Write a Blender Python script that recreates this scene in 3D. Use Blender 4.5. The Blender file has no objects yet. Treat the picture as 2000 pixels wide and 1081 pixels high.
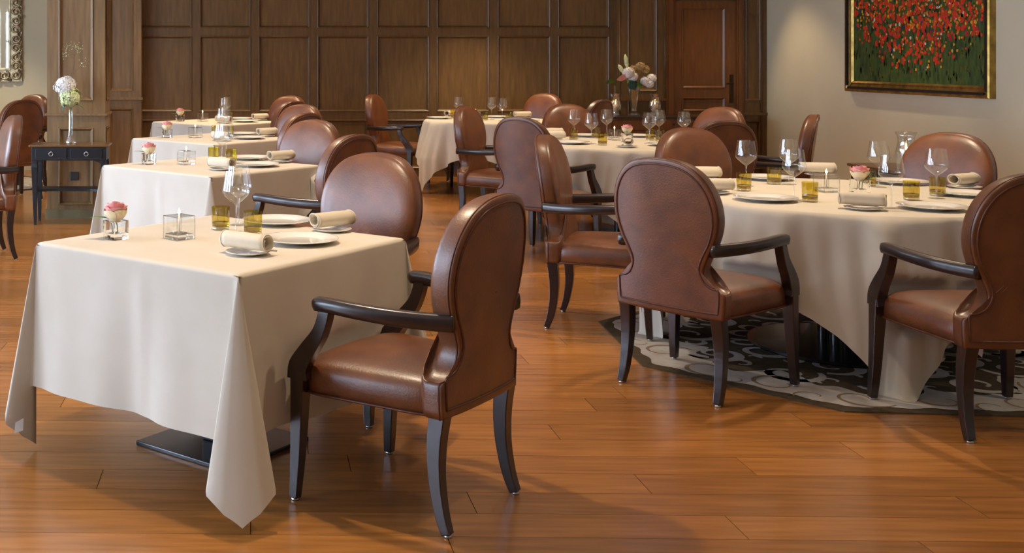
import bpy, bmesh, math, random
from mathutils import Vector, Matrix
rnd = random.Random(7)
PI = math.pi
S = bpy.context.scene
C = S.collection
# ------------------------------------------------------------------ camera
FPX, U0, V0, CH = 2240.0, 435.0, 110.0, 1.45
cd = bpy.data.cameras.new('camera'); cam = bpy.data.objects.new('camera', cd); C.objects.link(cam)
cam.location = (0, 0, CH); cam.rotation_euler = (PI/2, 0, 0)
cd.sensor_fit = 'HORIZONTAL'; cd.sensor_width = 36; cd.lens = FPX/2000*36
cd.shift_x = (1000-U0)/2000; cd.shift_y = -(540.5-V0)/2000
cd.clip_start = 0.05; cd.clip_end = 100
S.camera = cam
def P(u, v, z=0.0):
    d = FPX*(CH-z)/(v-V0)
    return Vector(((u-U0)*d/FPX, d, z))
# ------------------------------------------------------------------ world, lights, exposure
w = bpy.data.worlds.new('sky'); S.world = w; w.use_nodes = True
bg = w.node_tree.nodes['Background']; bg.inputs[0].default_value = (.75, .86, 1, 1); bg.inputs[1].default_value = 1.0
S.view_settings.view_transform = 'Standard'; S.view_settings.look = 'None'
S.view_settings.exposure = 0.17; S.view_settings.gamma = 1.0; S.view_settings.use_curve_mapping = False
CEIL = 2.95
S.cycles.transparent_max_bounces = 24
WINX = -5.0
WINY = [1.7, 4.3, 6.9, 9.5]
WIN_POWER = 225.0
SPOT_POWER = 128.0
WASH_POWER = 85.0
def area(name, loc, rot, sx, sy, power, col):
    l = bpy.data.lights.new(name, 'AREA'); l.shape = 'RECTANGLE'; l.size = sx; l.size_y = sy; l.energy = power; l.color = col
    o = bpy.data.objects.new(name, l); C.objects.link(o); o.location = loc; o.rotation_euler = rot
    return o
for y in WINY:
    area('window_daylight', (WINX-.22, y, 1.45), (0, -PI/2, 0), 2.2, 1.8, WIN_POWER, (.62, .76, 1.0))

# ------------------------------------------------------------------ helpers
def mesh(name, verts, faces, smooth=True, mats=None, midx=None):
    m = bpy.data.meshes.new(name); m.from_pydata([tuple(v) for v in verts], [], faces)
    bm = bmesh.new(); bm.from_mesh(m); bmesh.ops.recalc_face_normals(bm, faces=bm.faces[:]); bm.to_mesh(m); bm.free()
    if smooth: m.polygons.foreach_set('use_smooth', [True]*len(m.polygons))
    for a in (mats or []): m.materials.append(a)
    if midx: m.polygons.foreach_set('material_index', midx)
    return m
class MB:
    def __init__(s): s.v = []; s.f = []; s.mi = []
    def add(s, vs, fs, mi=0):
        o = len(s.v); s.v += [Vector(v) for v in vs]; s.f += [tuple(i+o for i in f) for f in fs]; s.mi += [mi]*len(fs); return s
    def box(s, x0, x1, y0, y1, z0, z1, mi=0):
        return s.add([(x0,y0,z0),(x1,y0,z0),(x1,y1,z0),(x0,y1,z0),(x0,y0,z1),(x1,y0,z1),(x1,y1,z1),(x0,y1,z1)],
              [(0,3,2,1),(4,5,6,7),(0,1,5,4),(1,2,6,5),(2,3,7,6),(3,0,4,7)], mi)
    def lathe(s, prof, n=24, cx=0, cy=0, cz=0, mi=0, sq=0.0):
        vs = []; fs = []
        for r, z in prof:
            for k in range(n):
                a = 2*PI*k/n; c_, s_ = math.cos(a), math.sin(a)
                q = 1.0
                if sq: q = 1/(max(abs(c_), abs(s_)))**sq
                vs.append((cx+r*c_*q, cy+r*s_*q, cz+z))
        for i in range(len(prof)-1):
            for k in range(n):
                k2 = (k+1) % n
                fs.append((i*n+k, i*n+k2, (i+1)*n+k2, (i+1)*n+k))
        return s.add(vs, fs, mi)
    def tube(s, pts, rad, n=8, mi=0, closed=False, flat=None, up=None):
        pts = [Vector(p) for p in pts]; N = len(pts); vs = []; fs = []
        rads = rad if isinstance(rad, (list, tuple)) else [rad]*N
        prev = None
        for i, p in enumerate(pts):
            a = pts[(i-1) % N] if (closed or i > 0) else p
            b = pts[(i+1) % N] if (closed or i < N-1) else p
            t = (b-a).normalized()
            if up is not None: x = Vector(up).cross(t)
            elif prev is None:
                x = t.orthogonal()
            else: x = prev - t*prev.dot(t)
            x.normalize(); prev = x; y = t.cross(x)
            r = rads[i]
            for k in range(n):
                an = 2*PI*(k+.5)/n
                if flat is None: off = x*math.cos(an)*r + y*math.sin(an)*r
                else:
                    fx, fy = flat[i] if isinstance(flat, list) else flat
                    c_, s_ = math.cos(an), math.sin(an)
                    q = 1/max(abs(c_), abs(s_)) if n == 4 else 1/(abs(c_)**4+abs(s_)**4)**.25
                    off = x*c_*q*fx + y*s_*q*fy
                vs.append(p+off)
        for i in range(N if closed else N-1):
            for k in range(n):
                k2 = (k+1) % n; j = (i+1) % N
                fs.append((i*n+k, i*n+k2, j*n+k2, j*n+k))
        if not closed: fs += [tuple(range(n)), tuple((N-1)*n+k for k in range(n))]
        return s.add(vs, fs, mi)
    def prism(s, outline, z0, z1, mi=0):
        n = len(outline)
        return s.add([(x, y, z0) for x, y in outline]+[(x, y, z1) for x, y in outline],
              [tuple(range(n)), tuple(range(n, 2*n))]+[(i, (i+1) % n, n+(i+1) % n, n+i) for i in range(n)], mi)
    def build(s, name, mat, parent=None, smooth=False, loc=None, rz=0.0, auto=None):
        m = mesh(name, s.v, s.f, smooth, mat if isinstance(mat, list) else [mat], s.mi)
        o = bpy.data.objects.new(name, m); C.objects.link(o)
        if auto: 
            m.set_sharp_from_angle(angle=auto)
        if parent: o.parent = parent
        if loc is not None: o.location = loc
        o.rotation_euler.z = rz
        return o
def bevel(o, wdt, seg=2):
    m = o.modifiers.new('bevel', 'BEVEL'); m.width = wdt; m.segments = seg; m.limit_method = 'ANGLE'; m.angle_limit = .6; return o
def tag(o, label=None, cat=None, group=None, kind=None):
    if label: o['label'] = label
    if cat: o['category'] = cat
    if group: o['group'] = group
    if kind: o['kind'] = kind
    return o
def empty(name, loc=(0,0,0), rz=0.0):
    o = bpy.data.objects.new(name, None); C.objects.link(o); o.location = loc; o.rotation_euler.z = rz; o.empty_display_size = .1; return o
KIDS = {}
def copy_tree(o, parent=None):
    c = o.copy(); C.objects.link(c); c.parent = parent
    for ch in list(o.children): copy_tree(ch, c)
    return c
def inst(proto, used, loc, rz, label, cat, group=None):
    o = proto if not used[0] else copy_tree(proto)
    used[0] = True
    o.location = loc; o.rotation_euler.z = rz
    return tag(o, label, cat, group)
# ------------------------------------------------------------------ materials
def newmat(name):
    m = bpy.data.materials.new(name); m.use_nodes = True
    nt = m.node_tree; b = nt.nodes['Principled BSDF']; return m, nt, b
def node(nt, t, **kw):
    n = nt.nodes.new(t)
    for k, v in kw.items():
        if k.startswith('i_'): n.inputs[k[2:].replace('_', ' ')].default_value = v
        else: setattr(n, k, v)
    return n
def srgb(r, g, b):
    f = lambda c: (c/255/12.92) if c/255 <= .04045 else ((c/255+.055)/1.055)**2.4
    return (f(r), f(g), f(b), 1)
def simple(name, col, rough=.5, metal=0.0, spec=.5, coat=0.0, noise=None, bump=0.0, bscale=60., stretch=(1,1,1), coatr=.1, rand=0.0):
    """noise=(colour2, scale, detail, low, high)"""
    m, nt, b = newmat(name)
    b.inputs['Base Color'].default_value = col; b.inputs['Roughness'].default_value = rough; b.inputs['Metallic'].default_value = metal
    b.inputs['Specular IOR Level'].default_value = spec; b.inputs['Coat Weight'].default_value = coat; b.inputs['Coat Roughness'].default_value = coatr
    L = nt.links
    tc = node(nt, 'ShaderNodeTexCoord'); mp = node(nt, 'ShaderNodeMapping'); mp.inputs['Scale'].default_value = stretch
    L.new(tc.outputs['Object'], mp.inputs[0])
    vec = mp.outputs[0]
    oi = None
    if rand:
        oi = node(nt, 'ShaderNodeObjectInfo'); ad = node(nt, 'ShaderNodeVectorMath', operation='MULTIPLY_ADD')
        cx = node(nt, 'ShaderNodeCombineXYZ')
        L.new(oi.outputs['Random'], cx.inputs[0]); L.new(oi.outputs['Random'], cx.inputs[1])
        ad.inputs[1].default_value = (31, 17, 0); L.new(cx.outputs[0], ad.inputs[0]); L.new(vec, ad.inputs[2]); vec = ad.outputs[0]
    out = None
    if noise:
        c2, sc, det, lo, hi = noise
        n = node(nt, 'ShaderNodeTexNoise', i_Scale=sc, i_Detail=det); L.new(vec, n.inputs['Vector'])
        cr = node(nt, 'ShaderNodeValToRGB'); cr.color_ramp.elements[0].position = lo; cr.color_ramp.elements[1].position = hi
        cr.color_ramp.elements[0].color = col; cr.color_ramp.elements[1].color = c2
        L.new(n.outputs['Fac'], cr.inputs[0]); out = cr.outputs[0]
        L.new(out, b.inputs['Base Color'])
    if rand and out is not None:
        hs = node(nt, 'ShaderNodeHueSaturation'); mr = node(nt, 'ShaderNodeMapRange'); mr.inputs['To Min'].default_value = 1-rand; mr.inputs['To Max'].default_value = 1+rand
        L.new(oi.outputs['Random'], mr.inputs['Value']); L.new(mr.outputs[0], hs.inputs['Value']); L.new(out, hs.inputs['Color']); L.new(hs.outputs[0], b.inputs['Base Color'])
    if bump:
        n2 = node(nt, 'ShaderNodeTexNoise', i_Scale=bscale, i_Detail=4.0); L.new(vec, n2.inputs['Vector'])
        bp = node(nt, 'ShaderNodeBump', i_Strength=bump, i_Distance=.01); L.new(n2.outputs['Fac'], bp.inputs['Height']); L.new(bp.outputs[0], b.inputs['Normal'])
    return m
def thin_glass(name, tint=(1,1,1,1), rough=0.0, ior=1.5, gl=(1,1,1,1)):
    m = bpy.data.materials.new(name); m.use_nodes = True; nt = m.node_tree; nt.nodes.clear()
    o = node(nt, 'ShaderNodeOutputMaterial'); mx = node(nt, 'ShaderNodeMixShader'); t = node(nt, 'ShaderNodeBsdfTransparent'); g = node(nt, 'ShaderNodeBsdfGlossy')
    t.inputs[0].default_value = tint; g.inputs[0].default_value = gl; g.inputs['Roughness'].default_value = rough
    lw_ = node(nt, 'ShaderNodeLayerWeight', i_Blend=.5); pw = node(nt, 'ShaderNodeMath', operation='POWER'); pw.inputs[1].default_value = 4.0
    f0 = ((ior-1)/(ior+1))**2*2.6; ma = node(nt, 'ShaderNodeMath', operation='MULTIPLY_ADD'); ma.inputs[1].default_value = .75-f0; ma.inputs[2].default_value = f0
    nt.links.new(lw_.outputs['Facing'], pw.inputs[0]); nt.links.new(pw.outputs[0], ma.inputs[0])
    nt.links.new(ma.outputs[0], mx.inputs[0]); nt.links.new(t.outputs[0], mx.inputs[1]); nt.links.new(g.outputs[0], mx.inputs[2]); nt.links.new(mx.outputs[0], o.inputs[0])
    return m
def emis(name, col, st):
    m, nt, b = newmat(name); b.inputs['Base Color'].default_value = col
    b.inputs['Emission Color'].default_value = col; b.inputs['Emission Strength'].default_value = st; return m
M = {}
M['leather'] = simple('brown_leather', srgb(115,65,32), .40, noise=(srgb(84,45,23), 9., 6., .35, .75), bump=.14, bscale=160., coat=.55, coatr=.30, rand=.10)
M['welt'] = simple('leather_welt', srgb(96,50,27), .4, noise=(srgb(74,38,20), 20., 3., .3, .8))
M['espresso'] = simple('espresso_wood', srgb(40,22,20), .3, coat=.5, coatr=.2, noise=(srgb(30,16,15), 18., 4., .3, .8), stretch=(3,3,.4))
M['metal'] = simple('steel_glide', srgb(190,190,190), .3, metal=1.0)
M['cloth'] = simple('ecru_linen', srgb(212,202,187), .85, spec=.2, noise=(srgb(204,193,176), 5., 3., .3, .8), bump=.06, bscale=500.)
M['napkin'] = simple('napkin_linen', srgb(216,203,182), .85, spec=.2, bump=.08, bscale=300., noise=(srgb(206,192,170), 12., 3., .3, .8))
M['napkin_in'] = simple('napkin_shadow_fold', srgb(200,188,170), .9, spec=.1)
M['porcelain'] = simple('porcelain', srgb(238,234,226), .12, coat=.6, coatr=.05)
M['glass'] = thin_glass('clear_glass', (.97,.98,.98,1))
m, nt, b = newmat('amber_glass'); b.inputs['Base Color'].default_value = (.92,.80,.20,1); b.inputs['Roughness'].default_value = .02; b.inputs['Transmission Weight'].default_value = 1.0; b.inputs['IOR'].default_value = 1.45
M['amber'] = m
M['amber_thin'] = thin_glass('amber_glass_wall', (.77,.67,.17,1))
M['amber_fill'] = thin_glass('amber_thick_glass', (.90,.80,.34,1), .03)
M['solid'] = None
m, nt, b = newmat('solid_glass'); b.inputs['Base Color'].default_value = (.97,.98,.98,1); b.inputs['Roughness'].default_value = .02; b.inputs['Transmission Weight'].default_value = 1.0; b.inputs['IOR'].default_value = 1.46
M['solid'] = m
M['amber_base'] = thin_glass('amber_glass_base', (.82,.80,.66,1), .03, 1.8)
M['crystal'] = thin_glass('cut_crystal', (.86,.84,.82,1), .08, 1.9)
M['wax'] = simple('candle_wax', srgb(245,238,222), .5)
M['flame'] = emis('flame', (1, .55, .18, 1), 22.0)
M['petal_pink'] = simple('pink_petal', srgb(240,160,160), .6, spec=.2, noise=(srgb(246,200,190), 30., 2., .3, .7))
M['petal_cream'] = simple('cream_petal', srgb(238,226,180), .6, spec=.2, noise=(srgb(240,205,190), 30., 2., .35, .7))
M['leaf'] = simple('green_leaf', srgb(58,96,36), .5, noise=(srgb(88,130,50), 25., 2., .3, .7))
M['leaf_blue'] = simple('blue_green_leaf', srgb(48,78,66), .5, noise=(srgb(66,96,80), 25., 2., .3, .7))
M['stem'] = simple('green_stem', srgb(96,120,56), .6)
M['hyd_white'] = simple('white_floret', srgb(238,236,232), .7, spec=.2)
M['hyd_green'] = simple('pale_green_floret', srgb(190,208,140), .7, spec=.2, noise=(srgb(226,228,190), 30., 2., .3, .7))
M['sedum'] = simple('dusky_pink_floret', srgb(196,150,116), .75, noise=(srgb(150,150,90), 25., 2., .35, .65))
M['twig'] = simple('brown_twig', srgb(110,84,60), .7)
M['wall'] = simple('cream_plaster', srgb(213,208,182), .8, spec=.25, noise=(srgb(207,202,176), 2., 3., .3, .8), bump=.05, bscale=150.)
M['ceil'] = simple('white_ceiling', srgb(235,228,214), .9, spec=.2)
M['wood'] = simple('oak_panelling', srgb(116,86,46), .42, coat=.2, coatr=.25, noise=(srgb(90,65,33), 5., 6., .3, .75), stretch=(6,6,.7), bump=.05, bscale=20., rand=.07)
M['woodframe'] = simple('oak_frame', srgb(110,81,44), .42, coat=.2, coatr=.25, noise=(srgb(86,61,31), 6., 6., .3, .75), stretch=(5,5,.8), bump=.05, bscale=20.)
M['oaklight'] = simple('light_oak', srgb(140,108,68), .45, coat=.15, coatr=.3, noise=(srgb(108,82,50), 5., 6., .3, .75), stretch=(6,6,.6), bump=.06, bscale=20., rand=.06)
M['plinth'] = simple('olive_plinth', srgb(120,108,76), .5, noise=(srgb(104,92,62), 4., 3., .3, .8))
M['door'] = simple('oak_door', srgb(118,72,28), .4, coat=.25, coatr=.25, noise=(srgb(92,54,20), 5., 6., .3, .75), stretch=(6,6,.7), bump=.04, bscale=20.)
M['plank'] = simple('plank_wood', srgb(170,112,55), .26, coat=.3, coatr=.16, noise=(srgb(137,87,41), 2.2, 7., .3, .72), stretch=(1.2,14,6), bump=.03, bscale=10., rand=.19)
M['joint'] = simple('floor_joint', srgb(60,34,18), .7)
M['black'] = simple('black_metal', srgb(16,16,18), .25, coat=.3)
M['column'] = simple('dark_grey_column', srgb(62,58,60), .5, noise=(srgb(48,45,47), 10., 3., .3, .8))
M['console'] = simple('blue_black_paint', srgb(26,30,38), .4, noise=(srgb(16,18,24), 14., 4., .3, .8))
M['console_edge'] = simple('worn_paint_edge', srgb(88,84,78), .5)
M['ctop'] = simple('worn_brown_top', srgb(116,82,46), .3, coat=.4, noise=(srgb(78,54,30), 4., 5., .3, .8), stretch=(1,8,1))
M['gold'] = simple('gilt_frame', srgb(190,158,88), .38, metal=.85, noise=(srgb(120,92,44), 14., 4., .35, .8))
M['silver'] = simple('antique_silver', srgb(196,182,150), .35, metal=.85, noise=(srgb(110,98,76), 16., 4., .35, .75))
M['mirror'] = simple('mirror_glass', (.85,.87,.88,1), .02, metal=1.0)
M['blackband'] = simple('black_frame_band', srgb(34,28,28), .5)
M['canvas'] = simple('painted_green_canvas', srgb(72,96,42), .6, noise=(srgb(45,63,28), 14., 6., .35, .7), stretch=(1,2.2,.7), bump=.15, bscale=60.)
M['tagw'] = simple('white_fabric_tag', srgb(230,230,232), .8)
M['outlet'] = simple('dark_outlet', srgb(48,46,48), .4)
M['bronze'] = simple('dark_bronze', srgb(64,50,34), .4, metal=.8)
M['rug_dark'] = simple('olive_brown_pile', srgb(90,77,60), .95, spec=.1, noise=(srgb(72,61,47), 30., 3., .3, .8), bump=.3, bscale=300.)
M['rug_light'] = simple('pale_grey_pile', srgb(196,190,184), .95, spec=.1, noise=(srgb(172,160,148), 9., 4., .35, .75), bump=.3, bscale=300.)
M['rug_tan'] = simple('tan_pile', srgb(140,118,94), .95, spec=.1, bump=.3, bscale=300.)
for n, c in (('red', (206,58,34)), ('orange', (226,110,30)), ('yellow', (226,170,50)), ('white', (220,220,205)), ('blue', (52,64,128)), ('crimson', (176,40,46)), ('olive', (92,92,36)), ('dkgreen', (30,48,22))):
    M['p_'+n] = simple('oil_paint_'+n, srgb(*c), .5)

# ------------------------------------------------------------------ room shell
XL, XR, YB, YBACK = WINX, 6.5, 13.8, -3.5
fl = MB().box(XL-.2, XR+.1, YBACK-.1, 15.0, -.06, -.006).build('floor', M['joint']); tag(fl, kind='structure')
# planks run across the room
PW = .1775
TILT = math.radians(-1.4)
cuts_known = {0: [], }
row0 = 3.474 - 4*PW          # a joint lies 3.474 m from the camera
def plank_mb(mb, x0, x1, y0, y1):
    mb.box(x0, x1, y0, y1, -.006, 0)
far = MB(); near_bits = MB()
seams = {}
for (u, v) in ((360,1015),(745,1062),(1305,1028),(1135,950),(1340,915),(75,930),(968,846),(1545,880),(1046,795),(1455,823)):
    p = P(u, v); seams.setdefault(int((p.y + p.x*math.tan(-TILT)*1 - row0)//PW), []).append(p.x)
fr = empty('floor_boards'); fr.parent = fl
FR = Matrix.Rotation(TILT, 4, 'Z')
nrow = int((14.8-(YBACK))/PW)
plank_meshes = {}
jr = int((YBACK-row0)//PW)
for r in range(jr, jr+nrow+2):
    y0 = row0 + r*PW; y1 = y0+PW-.0022
    if y1 > 14.9: break
    xs = sorted(seams.get(r, []))
    x = XL-.2-rnd.uniform(0, 1.8)
    ends = []
    if xs:
        e = xs[0]; left = []
        while e > XL-.3: left.append(e); e -= rnd.choice((1.4, 1.8, 2.0, 2.2))
        ends = left[::-1]
        for q in xs[1:]: ends.append(q)
        e = ends[-1]
    else:
        e = x; ends = [e]
    while e < XR+.1:
        e += rnd.choice((1.4, 1.6, 1.9, 2.1, 2.3)); ends.append(e)
    ends = [min(max(q, XL-.15), XR+.05) for q in ends]
    if ends[0] > XL-.15: ends = [XL-.15]+ends
    for a, b_ in zip(ends, ends[1:]):
        if b_-a < .05: continue
        ul = U0+a*FPX/max(y0, .5); ur = U0+b_*FPX/max(y0, .5)
        if 3.1 < y0 < 7.7 and ur > -40 and ul < 2040:
            mb = MB(); plank_mb(mb, a+.0013, b_-.0013, y0, y1)
            c0 = Vector(((a+b_)/2, (y0+y1)/2, 0))
            mb.v = [v-c0 for v in mb.v]
            o = mb.build('plank', M['plank'], fl, loc=(c0.x*math.cos(TILT)-c0.y*math.sin(TILT)+.12, c0.x*math.sin(TILT)+c0.y*math.cos(TILT), 0), rz=TILT)
        else:
            plank_mb(far, a+.0013, b_-.0013, y0, y1)
bpy.data.objects.remove(fr)
# the remaining boards: colour per board from a per-island random value
mp = M['plank'].copy(); mp.name = 'plank_wood_far'
for n in mp.node_tree.nodes:
    if n.type == 'OBJECT_INFO':
        g = node(mp.node_tree, 'ShaderNodeNewGeometry')
        for l in list(n.outputs['Random'].links): mp.node_tree.links.new(g.outputs['Random Per Island'], l.to_socket)
o = far.build('plank_field', mp, fl, loc=(.12, 0, 0), rz=TILT); tag(o, kind='stuff')

o = MB().box(XL-.2, XR+.1, YBACK-.1, 15.0, CEIL, CEIL+.1).build('ceiling', M['ceil']); tag(o, kind='structure')
o = MB().box(XR, XR+.15, YBACK-.1, YB, 0, CEIL).build('wall_right', M['wall']); tag(o, kind='structure')
bb = MB().box(XR-.015, XR, YBACK, YB-.2, 0, .1).build('baseboard_right', M['wall']); tag(bb, kind='structure')
o = MB().box(XL-.2, XR+.15, YBACK-.15, YBACK, 0, CEIL).build('wall_behind', M['wall']); tag(o, kind='structure')
o = MB().box(XL-.2, -1.0, 14.6, 14.75, 0, CEIL).build('wall_far_left', M['wall']); tag(o, kind='structure')
bb = MB().box(XL, -1.3, 14.58, 14.6, 0, .1).build('baseboard_far_left', M['wall']); tag(bb, kind='structure')
# left wall with windows
lw = MB(); ys = [YBACK]
for y in WINY: ys += [y-.9, y+.9]
ys.append(14.7)
for i in range(0, len(ys), 2): lw.box(XL-.2, XL, ys[i], ys[i+1], 0, CEIL)
for y in WINY: lw.box(XL-.2, XL, y-.9, y+.9, 0, .35); lw.box(XL-.2, XL, y-.9, y+.9, 2.55, CEIL)
o = lw.build('wall_left', M['wall']); tag(o, kind='structure')
for i, y in enumerate(WINY):
    f = MB()
    for yy in (y-.88, y, y+.88): f.box(XL-.12, XL-.06, yy-.03, yy+.03, .37, 2.53)
    for zz in (.38, 1.8, 2.52): f.box(XL-.12, XL-.06, y-.88, y+.88, zz-.03, zz+.03)
    wo = f.build('window_%d' % (i+1), M['ceil']); tag(wo, kind='structure')
    MB().box(XL-.095, XL-.09, y-.88, y+.88, .37, 2.53).build('pane', M['glass'], wo)

# ---- panelled back wall
def wx(u, d=YB): return (u-U0)*d/FPX
def wz(v, d=YB): return CH-(v-V0)*d/FPX
X0w, X1w = wx(275), wx(1205)
wb = MB().box(X0w-.6, XR, YB+.035, YB+.2, 0, CEIL).build('wall_back', M['woodframe']); tag(wb, kind='structure')
def panel(parent, x0, x1, z0, z1, y, mat, rec=.035, mold=.03):
    """recessed field with a sloped moulding round it; y is the face of the surrounding frame"""
    m_ = mold
    p = MB().add([(x0+m_,y+rec*.75,z0+m_),(x1-m_,y+rec*.75,z0+m_),(x1-m_,y+rec*.75,z1-m_),(x0+m_,y+rec*.75,z1-m_),
                  (x0+m_,y+rec,z0+m_),(x1-m_,y+rec,z0+m_),(x1-m_,y+rec,z1-m_),(x0+m_,y+rec,z1-m_)],
                 [(0,1,2,3),(0,1,5,4),(1,2,6,5),(2,3,7,6),(3,0,4,7)]).build('panel', mat, parent)
    q = MB(); prof = [(0, -.006), (.006, -.010), (.014, -.004), (.022, rec*.35), (m_, rec*.75)]
    rings = []
    for ins, dy in prof:
        rings.append([(x0+ins,y+dy,z0+ins),(x1-ins,y+dy,z0+ins),(x1-ins,y+dy,z1-ins),(x0+ins,y+dy,z1-ins)])
    vs = [v for r in rings for v in r]; fs = []
    for i in range(len(prof)-1):
        for k in range(4): fs.append((i*4+k, i*4+(k+1)%4, (i+1)*4+(k+1)%4, (i+1)*4+k))
    q.add(vs, fs).build('panel_moulding', M['woodframe'] if mat is M['wood'] else mat, p if parent is None or parent.parent is None else parent)
    return p
rows = [(.10, wz(234)), (wz(218), wz(70)), (wz(55), wz(-90))]
cols = [(275,375),(390,490),(505,605),(620,720),(736,838),(853,955),(972,1075),(1090,1190)]
xs = [X0w]+[wx(c) for ab in cols for c in ab]+[X1w]
for i in range(0, len(xs)-1, 2):            # stiles
    if xs[i+1]-xs[i] > .005: MB().box(xs[i]+.0008, xs[i+1]-.0008, YB, YB+.036, 0, 2.9).build('stile', M['woodframe'], wb)
zz = [0]+[z for r in rows for z in r]+[2.9]
for c0, c1 in cols:
    for i in range(0, len(zz)-1, 2):
        MB().box(wx(c0), wx(c1), YB+.001, YB+.036, zz[i], zz[i+1]).build('rail', M['woodframe'], wb)
    for z0, z1 in rows: panel(wb, wx(c0), wx(c1), z0, z1, YB, M['wood'])
# right part of the back wall: narrow panel, door, side panel
YD = YB-.10
rb = MB().box(wx(1205,YD), XR, YD+.035, YB+.03, 0, 2.9).build('wall_back_right', M['woodframe']); tag(rb, kind='structure')
def stile(x0, x1, z0=0, z1=2.9, y0=YD, y1=YD+.036, name='stile', mat=None): return MB().box(x0, x1, y0, y1, z0, z1).build(name, mat or M['woodframe'], rb)
D = lambda u: wx(u, YD)
Dz = lambda v: wz(v, YD)
stile(D(1205), D(1226)); stile(D(1283), D(1300))
stile(D(1226), D(1283), Dz(192), Dz(178), name='rail'); stile(D(1226), D(1283), 0, .1, name='rail')
panel(rb, D(1226), D(1283), Dz(178), 2.9, YD, M['wood']); panel(rb, D(1226), D(1283), .1, Dz(192), YD, M['wood'])
stile(D(1205), D(1302), Dz(197), Dz(192), YD-.02, YD, 'chair_rail', M['door'])
for u in (1210, 1299): MB().tube([(D(u), YD-.004, 0), (D(u), YD-.004, 2.9)], .010, 8).build('bead', M['woodframe'], rb, True)
# door
dr = MB().box(D(1316), D(1437), YD+.0, YD+.034, .01, Dz(2)).build('door_1', M['door']); tag(dr, kind='structure')
yd = YD-.012
for a, b_, z0, z1 in ((1316,1331,.01,Dz(2)),(1416,1437,.01,Dz(2))): MB().box(D(a), D(b_), yd, YD, z0, z1).build('stile', M['door'], dr)
for z0, z1 in ((.01,.14),(Dz(190),Dz(173)),(Dz(15),Dz(2)),(Dz(226),Dz(218))): MB().box(D(1331), D(1416), yd+.0006, YD, z0, z1).build('rail', M['door'], dr)
for z0, z1 in ((.14,Dz(226)),(Dz(218),Dz(190)),(Dz(173),Dz(15))):
    q = MB()
    for k in range(1): 
        x0, x1 = D(1331), D(1416); rings = []
        for ins, dy in ((0,-.004),(.012,-.006),(.03,.0095)): rings += [(x0+ins,yd+dy,z0+ins),(x1-ins,yd+dy,z0+ins),(x1-ins,yd+dy,z1-ins),(x0+ins,yd+dy,z1-ins)]
        fs = [(i*4+k, i*4+(k+1)%4, (i+1)*4+(k+1)%4, (i+1)*4+k) for i in range(2) for k in range(4)]+[(8,9,10,11)]
        q.add(rings, fs)
    q.build('panel', M['door'], dr)
hp = MB().box(D(1424), D(1431), yd-.008, yd, Dz(201), Dz(146)).build('handle_plate', M['bronze'], dr)
MB().tube([(D(1428), yd-.008, Dz(163)), (D(1428), yd-.05, Dz(163)), (D(1414), yd-.055, Dz(163))], .009, 8).build('door_handle', M['bronze'], hp, True)
for a, b_ in ((1300,1316),(1437,1450)):
    t = MB().box(D(a), D(b_), YD-.03, YD+.034, 0, Dz(-8)).box(D(a)+.02, D(b_)-.02, YD-.042, YD-.03, 0, Dz(-8)).build('door_casing', M['door'], rb)
MB().box(D(1300), D(1450), YD-.03, YD+.034, Dz(-8), Dz(-24)).build('door_casing', M['door'], rb)
stile(D(1450), D(1456)); stile(D(1485), XR); stile(D(1456), D(1485), Dz(222), Dz(197), name='rail'); stile(D(1456), D(1485), 0, .1, name='rail')
panel(rb, D(1456), D(1485), Dz(197), 2.9, YD, M['wood']); panel(rb, D(1456), D(1485), .1, Dz(236), YD, M['wood'])
stile(D(1456), D(1485), Dz(236), Dz(222), name='rail')
MB().tube([(D(1486), YD-.004, 0), (D(1486), YD-.004, 2.9)], .010, 8).build('bead', M['woodframe'], rb, True)
stile(D(1450), XR-.001, Dz(225), Dz(220), YD-.025, YD, 'chair_rail', M['woodframe'])
# pilaster left of the panelling
YP = 13.6
pl = MB().box(wx(205,YP)-.1, wx(276,YP), YP+.03, 14.6, 0, 2.9).build('pilaster', M['oaklight']); tag(pl, kind='structure'); pl.name = 'trim_1'
pp = lambda u: wx(u, YP); pz = lambda v: wz(v, YP)
MB().box(pp(205)-.1, pp(214), YP, YP+.031, 0, 2.9).build('stile', M['oaklight'], pl); MB().box(pp(260), pp(276), YP, YP+.031, 0, 2.9).build('stile', M['oaklight'], pl)
for z0, z1 in ((0,.12),(pz(212),pz(178)),(2.7,2.9)): MB().box(pp(214), pp(260), YP, YP+.031, z0, z1).build('rail', M['oaklight'], pl)
panel(pl, pp(214), pp(260), .12, pz(212), YP, M['oaklight'], .03); panel(pl, pp(214), pp(260), pz(178), 2.7, YP, M['oaklight'], .03)
MB().box(pp(205)-.1, pp(279), YP-.03, YP, pz(195), pz(190)).build('chair_rail', M['oaklight'], pl)
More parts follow.
